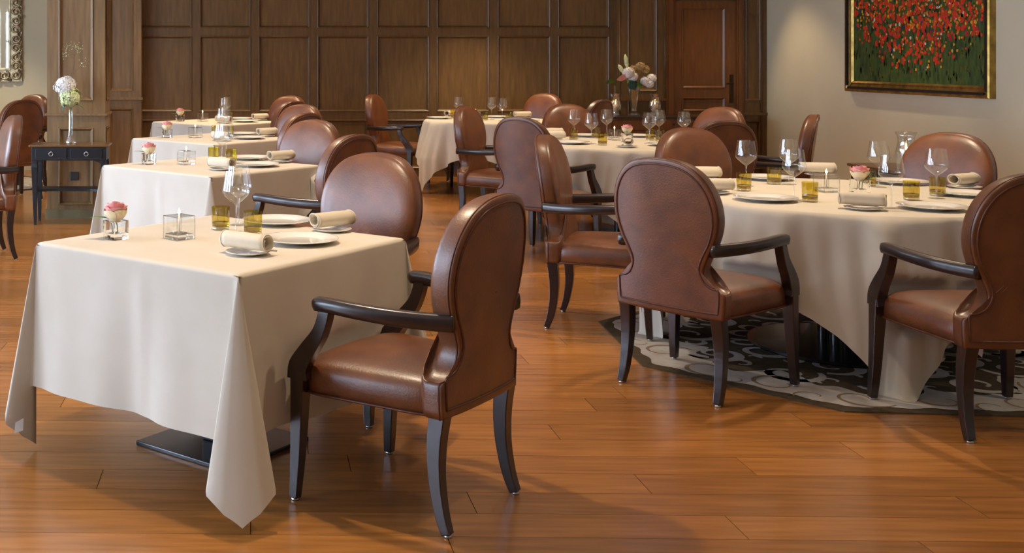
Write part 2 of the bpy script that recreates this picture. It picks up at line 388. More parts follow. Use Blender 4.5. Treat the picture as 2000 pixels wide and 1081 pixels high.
# pillar
px0, px1, py0, py1 = -1.57, -1.052, 10.25, 10.70
pc = MB().box(px0+.03, px1-.03, py0+.03, py1-.03, 0, CEIL).build('pillar', M['oaklight']); tag(pc, kind='structure'); pc.name = 'trim_2'
pu = lambda u: wx(u, py0); pv = lambda v: wz(v, py0)
zb = (.12, pv(250), pv(197), 2.8)
def pillar_face(mat4):
    def tr(o):
        o.data.transform(mat4)
    wd = px1-px0 if abs(mat4[0][0]) > .5 else py1-py0
    h = wd/2; s_ = .105 if wd > .5 else .06
    if wd < .5: h -= .0302
    for a, b_ in ((-h, -h+s_), (h-s_, h)): 
        o = MB().box(a, b_, 0, .03, 0, CEIL).build('stile', M['oaklight'], pc); tr(o)
    for z0, z1 in ((0,.12),(pv(250),pv(197)),(2.8,CEIL)):
        o = MB().box(-h+s_, h-s_, 0, .03, z0, z1).build('rail', M['oaklight'], pc); tr(o)
    for z0, z1 in ((.12,pv(250)),(pv(197),2.8)):
        o = panel(pc, -h+s_, h-s_, z0, z1, 0, M['oaklight'], .03)
        tr(o)
        for c in o.children: c.data.transform(mat4)
    o = MB().box(-h-(.02 if wd > .5 else .03), h+(.02 if wd > .5 else .03), -.02, .0, pv(226), pv(222)).build('chair_rail', M['oaklight'], pc); tr(o)
    o = MB().box(-h-(.012 if wd > .5 else .03), h+(.012 if wd > .5 else .03), -.012, .0, 0, .08).build('plinth', M['plinth'], pc); tr(o)
T = Matrix.Translation
pillar_face(T(((px0+px1)/2, py0, 0)))
pillar_face(T((px1, (py0+py1)/2, 0)) @ Matrix.Rotation(PI/2, 4, 'Z'))
pillar_face(T((px0, (py0+py1)/2, 0)) @ Matrix.Rotation(-PI/2, 4, 'Z'))
o = bevel(MB().box(-1.365, -1.29, py0+.02-.012, py0+.025, .34, .415).build('electrical_outlet', M['outlet']), .004)
tag(o, 'dark square electrical outlet plate low on the oak pillar', 'outlet')
# wood wall seat: ceiling spot lights
def spot(x, y, power, ang=95, col=(1,.80,.56), tilt=(0,0), name='ceiling_spotlight', label=None, blend=.6):
    e_ = empty(name, (x, y, CEIL))
    MB().lathe([(.0,-.004),(.045,-.004),(.06,-.012),(.065,0)], 20).build('trim_ring', M['metal'], e_, True)
    l = bpy.data.lights.new('lamp', 'SPOT'); l.energy = power; l.spot_size = math.radians(ang); l.spot_blend = blend; l.color = col; l.shadow_soft_size = .045
    lo = bpy.data.objects.new('lamp', l); C.objects.link(lo); lo.parent = e_; lo.location = (0, 0, -.03); lo.rotation_euler = (tilt[0], tilt[1], 0)
    tag(e_, label or 'recessed warm spotlight in the white ceiling', 'spotlight', 'ceiling spotlights'); return e_
NAME = {'T1': 'the nearest square table', 'T2': 'the second square table', 'T3': 'the third square table', 'T4': 'the farthest square table',
        'T7': 'the large round table', 'T6': 'the middle round table', 'T5': 'the farthest round table', 'T0': 'the table at the far left'}
TABLES = {'T1': ((0, 4.30), 49), 'T2': ((-.07, 7.26), 45), 'T3': ((-.07, 9.65), 45), 'T4': ((-.05, 12.1), 45)}
ROUND = {'T7': ((3.08, 5.7), .80), 'T6': ((3.22, 9.1), .78), 'T5': ((2.88, 12.4), .68), 'T0': ((-3.12, 13.0), .66)}
for k, ((x, y), r) in TABLES.items(): spot(x+.05, y-.1, SPOT_POWER*1.2, label='recessed ceiling spotlight above '+NAME[k])
for k, ((x, y), r) in ROUND.items(): spot(x+.1, y+.2, SPOT_POWER*1.3, label='recessed ceiling spotlight above '+NAME[k])
for x, y in ((1.6,3.2),(1.5,5.9),(4.6,3.4),(4.9,7.4),(1.4,8.9),(1.3,11.4)): spot(x, y, SPOT_POWER*.5, label='recessed ceiling spotlight above the walkway')
for u in (330, 560, 930, 1180, 1370): spot(wx(u), YB-.55, WASH_POWER, 80, (1,.70,.40), (-.25,0), label='recessed ceiling spotlight washing the panelled wall')
for y in (10.7, 8.6): spot(XR-.7, y, WASH_POWER, 85, (1,.76,.48), (0,.2), label='recessed ceiling spotlight above the painting wall')
# ---- painting on the right wall
pt = empty('painting', (XR, 10.76, 1.09)); tag(pt, 'large oil painting of red poppies in a gold frame on cream wall', 'painting')
ya, yb_, ph = -1.12, 1.12, 1.7        # near end .. far end
fw = .11
def frame_side(p0, p1, inw, name, mat):
    """moulded bar from p0 to p1 in the wall plane (y,z), profile grows inward by inw"""
    m_ = MB(); prof = [(0,0),(0,.055),(.012,.065),(.03,.062),(.04,.05),(.075,.035),(.09,.04),(fw,.02),(fw,0)]
    a, b_ = Vector(p0), Vector(p1); t = (b_-a).normalized(); vs = []
    for e_, sg in ((a, 1), (b_, -1)):
        for w_, d_ in prof:
            q = e_+Vector(inw)*w_+t*sg*w_
            vs.append((-d_, q.x, q.y))
    n = len(prof)
    m_.add(vs, [(i, (i+1)%n, n+(i+1)%n, n+i) for i in range(n)])
    return m_.build(name, mat, pt)
A, B_, C_, D_ = (ya,0),(yb_,0),(yb_,ph),(ya,ph)
for p0, p1, inw in ((A,B_,(0,1)),(B_,C_,(-1,0)),(C_,D_,(0,-1)),(D_,A,(1,0))):
    fo = frame_side(p0, p1, inw, 'frame_bar', M['gold'])
    a, b_ = Vector(p0), Vector(p1); t = (b_-a).normalized(); iv = Vector(inw)
    q0 = a+iv*.028+t*.06; q1 = b_+iv*.028-t*.06; q2 = q1+iv*.024; q3 = q0+iv*.024
    MB().add([(-.066 if i < 4 else -.055, q.x, q.y) for i, q in enumerate((q0,q1,q2,q3,q0,q1,q2,q3))], [(0,1,2,3),(0,1,5,4),(1,2,6,5),(2,3,7,6),(3,0,4,7)]).build('black_inlay', M['blackband'], fo)
MB().box(-.022, -.012, ya+fw*.9, yb_-fw*.9, fw*.9, ph-fw*.9).build('canvas', M['canvas'], pt)
dab = MB(); cols_ = ['red','orange','yellow','white','blue','crimson','olive','dkgreen']
r2 = random.Random(3)
def add_dab(y, z, ry, rz_, mi, lay):
    n = 7; ph0 = r2.uniform(0, 6)
    vs = [(-.0225-lay, y+ry*math.cos(2*PI*k/n+ph0)*r2.uniform(.75,1.2), z+rz_*math.sin(2*PI*k/n+ph0)*r2.uniform(.75,1.2)) for k in range(n)]
    vs += [(-.022, v[1], v[2]) for v in vs]
    dab.add(vs, [tuple(range(n))]+[(i,(i+1)%n,n+(i+1)%n,n+i) for i in range(n)], mi)
for k in range(900):
    y = r2.uniform(ya+.12, yb_-.12); z = r2.uniform(.13, ph-.13)
    add_dab(y, z, r2.uniform(.006,.016), r2.uniform(.015,.04), 6 if r2.random() < .5 else 7, .0005)
cnt = 0
while cnt < 2100:
    y = r2.uniform(ya+.13, yb_-.13); z = r2.uniform(.16, ph-.14)
    low = .17 + .36*abs((y+.05)/1.0)**1.5      # the flowers thin out downward in a V
    dn = (z-low)/.38
    if dn < 0 or r2.random() > min(1, dn)*.9+.05: continue
    top = z > .62
    x_ = r2.random()
    if x_ < (.55 if not top else .40): mi = 0
    elif x_ < .66: mi = 5 if not top else 1
    elif x_ < .78: mi = 1
    elif x_ < .93: mi = 2
    elif x_ < .965: mi = 3
    else: mi = 4
    big = mi in (0, 5)
    s_ = r2.uniform(.012, .026) if big else r2.uniform(.008, .015)
    add_dab(y, z, s_, s_*r2.uniform(.9,1.3), mi, .0012+cnt*1e-6); cnt += 1
tag(dab.build('paint_strokes', [M['p_'+c] for c in cols_], pt), kind='stuff')
# ---- ornate mirror on the far left wall
mr = empty('mirror', (-3.1, 14.6, 1.12)); tag(mr, 'large wall mirror in an ornate carved silver frame', 'mirror')
mw, mh, bw = .56, 1.7, .17           # half width, height, border
MB().box(-mw+bw*.8, mw-bw*.8, -.02, -.012, bw*.8, mh-bw*.8).build('mirror_glass', M['mirror'], mr)
bk = MB(); 
for (x0,x1,z0,z1) in ((-mw+.01,mw-.01,.01,bw),(-mw+.01,mw-.01,mh-bw,mh-.01),(-mw+.01,-mw+bw,bw,mh-bw),(mw-bw,mw-.01,bw,mh-bw)): bk.box(x0,x1,-.035,0,z0,z1)
bk.build('frame', M['silver'], mr)
ins = MB()
for (x0,x1,z0,z1) in ((-mw+bw-.02,mw-bw+.02,bw-.02,bw+.012),(-mw+bw-.02,mw-bw+.02,mh-bw-.012,mh-bw+.02),(-mw+bw-.02,-mw+bw+.012,bw,mh-bw),(mw-bw-.012,mw-bw+.02,bw,mh-bw)): ins.box(x0,x1,-.05,-.01,z0,z1)
bevel(ins.build('inner_bead', M['silver'], mr), .006)
def scroll(R, turns=1.35, n=22, r0=.02):
    pts = []; rr = []
    for i in range(n):
        t = i/(n-1); a = t*turns*2*PI; r = R*(1-.82*t)
        pts.append((r*math.cos(a), -.045-.012*math.sin(t*PI), r*math.sin(a))); rr.append(r0*(1-.6*t)*min(1,.35+t*6))
    return MB().tube(pts, rr, 8)
sc_a = scroll(.062).build('carved_scroll', M['silver'], mr, True); sc_a.location = (mw-.08, 0, .09)
leafp = [(0,-.05,-.06),(.015,-.06,-.02),(.02,-.06,.02),(.0,-.055,.06)]
used_s = [False]
def place_scroll(x, z, ang, fl=1, s=1.0):
    o = sc_a if not used_s[0] else sc_a.copy()
    if used_s[0]: C.objects.link(o); o.parent = mr
    used_s[0] = True
    o.location = (x, 0, z); o.rotation_euler = (0, ang, 0); o.scale = (fl*s, 1, s)
k = 0; z = .09
while z < mh-.05:
    for sx in (-1, 1): place_scroll(sx*(mw-.085), z, (.6 if k % 2 else 2.2)*sx, sx*(1 if k % 2 else -1), 1.0); place_scroll(sx*(mw-.035), z+.055, 1.2*sx+k, sx, .55)
    z += .115; k += 1
x = -mw+.2
while x < mw-.15:
    for zc in (.085, mh-.085): place_scroll(x, zc, .8+k, 1 if k % 2 else -1, 1.0); place_scroll(x+.055, zc-.05*(1 if zc < 1 else -1), k, 1, .5)
    x += .115; k += 1

# ------------------------------------------------------------------ chairs
def smooth_path(keys, n=6):
    pts = []; K = [Vector(k) for k in keys]
    for i in range(len(K)-1):
        p0 = K[max(i-1,0)]; p1 = K[i]; p2 = K[i+1]; p3 = K[min(i+2,len(K)-1)]
        for j in range(n):
            t = j/n
            pts.append(.5*((2*p1)+(p2-p0)*t+(2*p0-5*p1+4*p2-p3)*t*t+(3*p1-p0-3*p2+p3)*t**3))
    pts.append(K[-1]); return pts
def back_outline(n=5):
    half = [(0,.352),(.12,.352),(.244,.354),(.248,.40),(.250,.454),(.245,.463),(.218,.467),(.184,.492),(.165,.545),(.182,.60),(.212,.66),(.232,.72),(.240,.78),(.234,.845),(.214,.905),(.178,.958),(.128,.995),(.066,1.013),(0,1.018)]
    pts = []
    for i, h in enumerate(half):
        pts.append(Vector((h[0], 0, h[1])))
    dense = []
    for i in range(len(pts)-1):
        sharp = i in (1,2,3,4)
        p0 = pts[max(i-1,0)]; p1 = pts[i]; p2 = pts[i+1]; p3 = pts[min(i+2,len(pts)-1)]
        for j in range(2 if sharp else 3):
            t = j/(2 if sharp else 3)
            dense.append(p1.lerp(p2, t) if sharp else .5*((2*p1)+(p2-p0)*t+(2*p0-5*p1+4*p2-p3)*t*t+(3*p1-p0-3*p2+p3)*t**3))
    dense.append(pts[-1])
    R = [(p.x, p.z) for p in dense]
    Lh = [(-x, z) for x, z in R[1:-1]][::-1]
    return R+Lh
OUT = back_outline()
def yrear(x, z):
    t = max(0, (z-.36)/.655)
    return -.268-.078*t**1.15+.028*(x/.24)**2*min(1, t*2+.3)
def make_chair():
    root = empty('dining_armchair')
    # seat
    n = 56; out = []
    for k in range(n):
        a = 2*PI*k/n; c_, s_ = math.cos(a), math.sin(a); q = 1/(abs(c_)**7+abs(s_)**7)**(1/7)
        x, y = c_*q, s_*q
        yy = .005+.262*y+(.022*(1-x*x) if y > 0 else 0)*max(0, y)
        hw = .258+.026*y
        out.append((x*hw, yy))
    prof = [(.97,.353),(1,.356),(1.0,.405),(.99,.424),(.965,.440),(.90,.455),(.78,.468),(.6,.478),(.35,.485),(.12,.488)]
    sm = MB(); vs = []; fs = []
    for sc, z in prof: vs += [(x*sc, .01+(y-.01)*sc, z) for x, y in out]
    for i in range(len(prof)-1):
        for k in range(n): fs.append((i*n+k, i*n+(k+1)%n, (i+1)*n+(k+1)%n, (i+1)*n+k))
    fs.append(tuple(range((len(prof)-1)*n, len(prof)*n))); fs.append(tuple(range(n)))
    st = sm.add(vs, fs).build('seat', M['leather'], root, True)
    MB().tube([(x*1.004, .01+(y-.01)*1.004, .357) for x, y in out], .0045, 6, closed=True).build('welt', M['welt'], st, True)
    # backrest
    bmb = MB(); vs = []; fs = []; N = len(OUT); cz = .72
    prof = [(.04,0.0),(.25,0),(.5,0),(.75,0),(.93,0.0),(.975,.0),(.996,.002),(1.0,.007),(1.0,.058),(.985,.070),(.95,.080),(.86,.092),(.7,.102),(.45,.110),(.2,.114),(.03,.115)]
    for sc, dy in prof:
        for x, z in OUT:
            X, Z = x*sc, cz+(z-cz)*sc
            vs.append((X, yrear(X, Z)+dy, Z))
    for i in range(len(prof)-1):
        for k in range(N): fs.append((i*N+k, i*N+(k+1)%N, (i+1)*N+(k+1)%N, (i+1)*N+k))
    fs += [tuple(range(N)), tuple(range((len(prof)-1)*N, len(prof)*N))]
    br = bmb.add(vs, fs).build('backrest', M['leather'], root, True)
    def rim(sc, dy, r, name):
        MB().tube([(x*sc, yrear(x*sc, cz+(z-cz)*sc)+dy, cz+(z-cz)*sc) for x, z in OUT], r, 6, closed=True).build(name, M['welt'], br, True)
    rim(.925, -.001, .0042, 'piping'); rim(1.0, .012, .0032, 'edge_seam')
    # legs
    for s in (-1, 1):
        path = smooth_path([(s*.213,-.232,.362),(s*.216,-.222,.27),(s*.219,-.224,.17),(s*.222,-.242,.07),(s*.225,-.264,.008)], 4)
        m_ = len(path); fl_ = [(.026-.011*i/(m_-1), .027-.012*i/(m_-1)) for i in range(m_)]
        lg = bevel(MB().tube(path, .02, 4, flat=fl_, up=(0,1,0)).build('leg', M['espresso'], root), .003)
        MB().lathe([(0,0),(.012,0),(.013,.004),(.012,.009),(0,.009)], 14, s*.225, -.264, 0).build('glide', M['metal'], lg, True)
        path = smooth_path([(s*.274,.247,.43),(s*.277,.250,.30),(s*.281,.255,.14),(s*.2865,.2625,.008)], 4)
        m_ = len(path); fl_ = [(.027-.012*(i/(m_-1)), .027-.012*(i/(m_-1))) for i in range(m_)]
        lg = bevel(MB().tube(path, .02, 4, flat=fl_, up=(0,1,0)).build('leg', M['espresso'], root), .003)
        MB().lathe([(0,0),(.012,0),(.013,.004),(.012,.009),(0,.009)], 14, s*.2865, .2625, 0).build('glide', M['metal'], lg, True)
        path = smooth_path([(s*.275,.248,.40),(s*.279,.244,.445),(s*.287,.205,.50),(s*.291,.160,.56),(s*.292,.138,.615),(s*.291,.134,.645)], 4)
        m_ = len(path); fl_ = [(.024-.006*i/(m_-1), .040-.019*min(1,1.5*i/(m_-1))) for i in range(m_)]
        bevel(MB().tube(path, .02, 4, flat=fl_, up=(0,1,0)).build('arm_support', M['espresso'], root), .003)
        path = smooth_path([(s*.205,-.275,.643),(s*.232,-.20,.642),(s*.266,-.09,.645),(s*.287,.03,.651),(s*.294,.12,.656),(s*.293,.172,.655)], 5)
        m_ = len(path); fl_ = [(.021+.003*i/(m_-1), .028-.005*i/(m_-1)) for i in range(m_)]
        fl_[-1] = (.022,.020); path.append(path[-1]+Vector((0,.010,-.001))); fl_.append((.014,.012))
        MB().tube(path, .02, 12, flat=fl_, up=(0,0,1)).build('armrest', M['espresso'], root, True)
    return root
chair0 = make_chair(); cu = [False]
def heading(fx, fy): return math.atan2(-fx, fy)
CHAIRS = []
def chair(x, y, th, label, group):
    CHAIRS.append((x, y, th)); return inst(chair0, cu, (x, y, 0), th, label, 'chair', group)
def chair_at(tc, ang, dist, label, group, turn=0.0):
    a = math.radians(ang); x, y = tc[0]+dist*math.cos(a), tc[1]+dist*math.sin(a)
    return chair(x, y, heading(-math.cos(a), -math.sin(a))+turn, label, group)
def chair_top(u, v, fx, fy, label, group):
    """place by the picture position of the top of the back (1.018 m up), facing (fx, fy)"""
    n = math.hypot(fx, fy); fx, fy = fx/n, fy/n
    p = P(u, v, 1.018); return chair(p.x+fx*.33, p.y+fy*.33, heading(fx, fy), label, group)
G = 'chairs along the row of square tables'
c1 = chair(.622, 3.796, .867, 'brown leather armchair nearest the camera, back turned, at the nearest square table', G)
tgm = MB().add([(0,0,0),(.032,0,.004),(.026,.003,-.045),(.006,.004,-.028)], [(0,1,2,3)]).build('fabric_tag', M['tagw'], c1); tgm.location = (-.17, -.20, .352); tgm.rotation_euler.z = -.8
chair(.50, 4.86, heading(-.6,-.8), 'brown leather armchair on far side of the nearest square table, front visible', G)
chair_top(700, 263, -.72, .69, 'armchair with back turned at the second square table from the front', G)
chair_top(617, 234, -.62, -.78, 'armchair with shiny front visible at far side of the second square table', G)
chair_top(602, 221, -.72, .69, 'armchair with back turned at the third square table from the front', G)
chair_top(593, 204, -.62, -.78, 'armchair with front visible at far side of the third square table', G)
chair_top(577, 198, -.72, .69, 'armchair with back turned at the farthest square table', G)
chair_top(569, 187, -.62, -.78, 'armchair with front visible behind the farthest square table', G)
G = 'chairs around the large round table'
T7 = ROUND['T7'][0]
chair(2.118, 5.078, -.915, 'leather armchair with full oval back to camera, left front of the large round table', G)
chair(3.022, 4.565, .013, 'leather armchair cut off by the right picture edge at the large round table', G)
chair(2.062, 6.187, -2.043, 'leather armchair seen side on, left of the large round table', G)
chair_at(T7, 102, .95, 'leather armchair facing camera behind the folded napkins of the large round table', G)
chair_at(T7, 37, .97, 'leather armchair facing camera at far right, in front of the cream wall', G)
G = 'chairs around the middle round table'
T6 = ROUND['T6'][0]
chair_at(T6, 143, 1.10, 'armchair side on at left of the middle round table', G)
chair_at(T6, 220, 1.14, 'armchair with purplish oval back to camera at the middle round table', G)
chair_at(T6, 95, .97, 'armchair facing camera behind the middle round table', G)
chair_at(T6, 33, .93, 'armchair facing camera in front of the door, at the middle round table', G)
chair_at(T6, 333, 1.0, 'armchair seen edge on against the cream right wall', G)
chair_at(T6, 276, 1.12, 'armchair with dark back turned, right of and behind the front-facing leather armchair', G)
G = 'chairs around the farthest round table'
T5 = ROUND['T5'][0]
chair_at(T5, 150, 1.05, 'armchair against the panelled wall, left of the farthest round table', G)
chair_at(T5, 48, 1.0, 'armchair facing camera at right of the farthest round table', G)
chair_at(T5, 313, 1.02, 'small distant armchair with dark back turned, right of the farthest round table', G)
G = 'chairs on the far left'
T0 = ROUND['T0'][0]
chair_top(48, 195, -.62, .78, 'armchair with dark red-brown back turned, left of the oak pillar', G)
chair_top(72, 186, -.6, -.8, 'distant armchair half hidden behind the oak pillar', G)
chair(-1.80, 8.28, heading(-.93,-.36), 'armchair cut off by the left picture edge', G)

# ------------------------------------------------------------------ tables and cloths
TZ = .76
def square_cloth(a=.49, b=.53, seed=1):
    r_ = random.Random(seed); mb = MB()
    n = 40; sh0 = .010
    T_ = [0, .0022, .005, .0085, .013]+[.013+(b-.013)*j/18 for j in range(1, 19)]; nt_ = len(T_)-1
    shf = lambda t: sh0*max(0, 1-t/.013)**2
    ph = [r_.uniform(0, 6) for _ in range(8)]
    at = a-sh0
    mb.add([(-at+2*at*i/n, -at+2*at*j/n, TZ) for j in range(n+1) for i in range(n+1)], [(j*(n+1)+i, j*(n+1)+i+1, (j+1)*(n+1)+i+1, (j+1)*(n+1)+i) for j in range(n) for i in range(n)])
    dirs = [Vector((1,0,0)), Vector((0,1,0)), Vector((-1,0,0)), Vector((0,-1,0))]
    for q in range(4):
        n1 = dirs[q]; n2 = dirs[(q+1) % 4]
        ns = n; vs = []; fs = []
        for t in T_:
            for i in range(ns+1):
                s = -a+2*a*i/ns; e_ = 1-(s/a)**4; sh = shf(t)
                wv = .020*math.sin(5.5*s/a+ph[q])*(t/b)**1.3+.008*math.sin(11*s/a+ph[q+4])*(t/b)+.007*math.exp(-((s-.06)/.03)**2)*min(1, t*8)
                vs.append(n1*(a-sh+.03*t+wv*e_)+n2*s*(1-sh/a)+Vector((0,0,TZ-t)))
        fs = [(j*(ns+1)+i, j*(ns+1)+i+1, (j+1)*(ns+1)+i+1, (j+1)*(ns+1)+i) for j in range(nt_) for i in range(ns)]
        mb.add(vs, fs)
        Dg = (n1+n2).normalized(); W1 = (n1-n2).normalized()
        keys = [(0, n1*.03), (12, Dg*.075+W1*.03), (25, Dg*.10+W1*.055), (34, Dg*.14+W1*.165), (37, Dg*.165+W1*.17), (41, Dg*.205+W1*.10), (45, Dg*.215)]
        if q == 1: keys = [(0, n1*.03), (12, Dg*.06+W1*.03), (24, Dg*.12+W1*.05), (33, Dg*.175+W1*.07), (37, Dg*.165+W1*.085), (41, Dg*.08+W1*.05), (45, Dg*.0)]
        keys = keys + [(90-p, Dg*2*k.dot(Dg)-k) for p, k in keys[:-1]][::-1]
        nph = 60; vs = []
        for i in range(nph+1):
            p = 90*i/nph
            for (p0, k0), (p1, k1) in zip(keys, keys[1:]):
                if p0 <= p <= p1+1e-6:
                    t = (p-p0)/(p1-p0); t = t*t*(3-2*t)*.5+t*.5; k = k0.lerp(k1, t); break
            pr = math.radians(p); rm = 1/max(math.cos(pr), math.sin(pr))
            L1 = math.sqrt(1+k.length_squared) if i not in (0, nph) else 1.0
            for t in T_:
                v = (n1+n2)*(a-shf(t))+(k+Vector((0,0,-1)))*(t*rm/L1)+Vector((0,0,TZ))
                v.z = max(v.z, .006); vs.append(v)
        nr = nt_
        mb.add(vs, [(i*(nr+1)+j, i*(nr+1)+j+1, (i+1)*(nr+1)+j+1, (i+1)*(nr+1)+j) for i in range(nph) for j in range(nr)])
    bm = bmesh.new(); m_ = mesh('tablecloth', mb.v, mb.f)
    bm.from_mesh(m_); bmesh.ops.remove_doubles(bm, verts=bm.verts[:], dist=.0008)
    bmesh.ops.recalc_face_normals(bm, faces=bm.faces[:]); bm.to_mesh(m_); bm.free()
    m_.polygons.foreach_set('use_smooth', [True]*len(m_.polygons)); m_.materials.append(M['cloth'])
    return m_
def square_table(a=.47):
    root = empty('square_table')
    bevel(MB().box(-a, a, -a, a, TZ-.030, TZ-.006).build('tabletop', M['espresso'], root), .01)
    bevel(MB().box(-.055, .055, -.055, .055, .016, TZ-.030).build('column', M['column'], root), .006)
    bevel(MB().box(-.23, .23, -.23, .23, 0, .016).build('base_plate', M['black'], root), .003)
    return root
def round_cloth(R, half, corner_deg, seed):
    """square cloth of half-side `half` over a round top; corner_deg = direction of one corner"""
    r_ = random.Random(seed); nth = 360; rows_ = []
    ph = [r_.uniform(0, 6.28) for _ in range(6)]
    tops = [0, .35, .7, .93, .985, 1.0]; nd = 26
    vs = []; fs = []
    for i in range(nth):
        th = 2*PI*i/nth; rel = (math.degrees(th)-corner_deg+45) % 90-45      # 0 at a corner
        sm_ = half/math.cos(math.radians(45-abs(rel))); over = sm_-R
        c_, s_ = math.cos(th), math.sin(th)
        for k in tops: vs.append((c_*R*k, s_*R*k, TZ))
        cb = math.exp(-(rel/9.0)**2)
        for j in range(1, nd+1):
            t = over*j/nd
            g = min(1, t/.40)**.8
            fold = .5+.5*math.cos(math.radians(rel)*4*2.0+ph[0])*1.0
            wv = (.034*math.sin(11*th+ph[1])+.034*math.sin(24*th+ph[2]+.8*math.sin(3*th))*(.6+.4*math.sin(5*th+ph[4]))+.012*math.sin(41*th+ph[3])+.045)*g
            r = R+.012*min(1, t/.03)+.02*g+wv+cb*.07*g
            dt = .985*t
            z = TZ-dt+.008*(1-min(1, t/.02))
            tw = math.radians(rel)*(-.30)*min(1, t/.7)*math.exp(-(rel/26)**2)     # gather towards the corner
            if z < .008: r += (.008-z)*.5; z = .008
            vs.append((math.cos(th+tw)*r, math.sin(th+tw)*r, z))
    L_ = len(tops)+nd
    for i in range(nth):
        i2 = (i+1) % nth
        for j in range(L_-1): fs.append((i*L_+j, i2*L_+j, i2*L_+j+1, i*L_+j+1))
    bm = bmesh.new(); m_ = mesh('tablecloth', vs, fs); bm.from_mesh(m_); bmesh.ops.remove_doubles(bm, verts=bm.verts[:], dist=.0005); bm.to_mesh(m_); bm.free()
    m_.polygons.foreach_set('use_smooth', [True]*len(m_.polygons)); m_.materials.append(M['cloth'])
    return m_
sq0 = square_table(); su = [False]
scm = square_cloth()
for k, ((x, y), r) in TABLES.items():
    inst(sq0, su, (x, y, 0), math.radians(r), 'dark pedestal under the cloth of '+NAME[k], 'table', 'square tables in a row')
    o = bpy.data.objects.new('tablecloth', scm); C.objects.link(o); o.location = (x, y, 0); o.rotation_euler.z = math.radians(r)
    tag(o, 'ecru linen cloth with hanging corners on '+NAME[k], 'tablecloth', 'square tablecloths')
    if k == 'T1':
        tg = MB().add([(0,0,0),(.03,.004,.012),(.027,-.004,-.03),(-.004,-.003,-.038)], [(0,1,2,3)]).build('laundry_tag', M['tagw'], o)
        tg.parent = o; lp = Matrix.Rotation(-math.radians(r), 4, 'Z') @ (P(30, 822, .13)*.995-Vector((x, y, 0))); tg.location = lp; tg.rotation_euler.z = -math.radians(r)+.3
def round_table(k, R, legs4=False):
    (x, y), _ = ROUND[k]
    root = empty('round_table', (x, y, 0)); z0 = .008 if k in ('T7', 'T0') else 0
    MB().lathe([(0,TZ-.030),(R-.022,TZ-.030),(R-.014,TZ-.024),(R-.014,TZ-.014),(R-.022,TZ-.006),(0,TZ-.006)], 64).build('tabletop', M['espresso'], root, True, auto=.6)
    if legs4:
        for sx, sy in ((-1,-1),(1,-1),(-1,1),(1,1)):
            bevel(MB().tube([(sx*.33, sy*.33, TZ-.030), (sx*.34, sy*.34, 0)], .02, 4, flat=[(.026,.026),(.016,.016)], up=(0,1,0)).build('leg', M['black'], root), .003)
    else:
        MB().lathe([(0,z0),(.43,z0),(.435,z0+.006),(.43,z0+.016),(.12,z0+.026),(0,z0+.026)], 64).build('base_disc', M['black'], root, True, auto=.6)
        for sx, sy in ((-1,-1),(1,-1),(-1,1),(1,1)):
            MB().lathe([(.032,z0+.02),(.032,TZ-.030)], 20, sx*.06, sy*.06).build('column', M['black'], root, True)
    tag(root, ('four-legged dark frame' if legs4 else 'black pedestal')+' under the cloth of '+NAME[k], 'table', 'round tables')
round_table('T7', .80); round_table('T6', .78); round_table('T5', .68, True); round_table('T0', .66)
for k, half, cdg, sd in (('T7', 1.19, 256, 3), ('T6', 1.17, 262, 5), ('T5', 1.05, 200, 8), ('T0', 1.0, 250, 9)):
    (x, y), R = ROUND[k]
    o = bpy.data.objects.new('tablecloth', round_cloth(R, half, cdg, sd)); C.objects.link(o); o.location = (x, y, 0)
    tag(o, 'ecru linen cloth draped in folds over '+NAME[k], 'tablecloth', 'round table cloths')
# chairs pushed up to a table press its hanging cloth inwards
def sstep(a, b, x):
    t = min(1, max(0, (x-a)/(b-a))); return t*t*(3-2*t)
def press(o):
    ox_, oy_ = o.location.x, o.location.y; rz = o.rotation_euler.z; cr, sr = math.cos(rz), math.sin(rz)
    near = [c for c in CHAIRS if math.hypot(c[0]-ox_, c[1]-oy_) < 1.7]
    for v in o.data.vertices:
        z = v.co.z
        if z > TZ-.018: continue
        X, Y = ox_+v.co.x*cr-v.co.y*sr, oy_+v.co.x*sr+v.co.y*cr
        for cx_, cy_, th in near:
            c_, s_ = math.cos(th), math.sin(th)
            lx = (X-cx_)*c_+(Y-cy_)*s_; ly = -(X-cx_)*s_+(Y-cy_)*c_
            yf = .318-.100*sstep(.47, .56, z)
            wgt = (1-sstep(.33, .46, abs(lx)))*(1-sstep(.690, .730, z))
            wgt *= 1-(1-sstep(.26, .34, z))*(1-sstep(.14, .23, abs(lx)))      # free to hang between the legs
            if -.25 < ly < yf and wgt > 0:
                d_ = (yf-ly)*wgt; X += -s_*d_; Y += c_*d_
        dx, dy = X-ox_, Y-oy_
        v.co.x, v.co.y = dx*cr+dy*sr, -dx*sr+dy*cr
for o in [q for q in C.objects if q.name.startswith('tablecloth')]:
    if o.data.users > 1: o.data = o.data.copy()
    press(o); o.data.update()
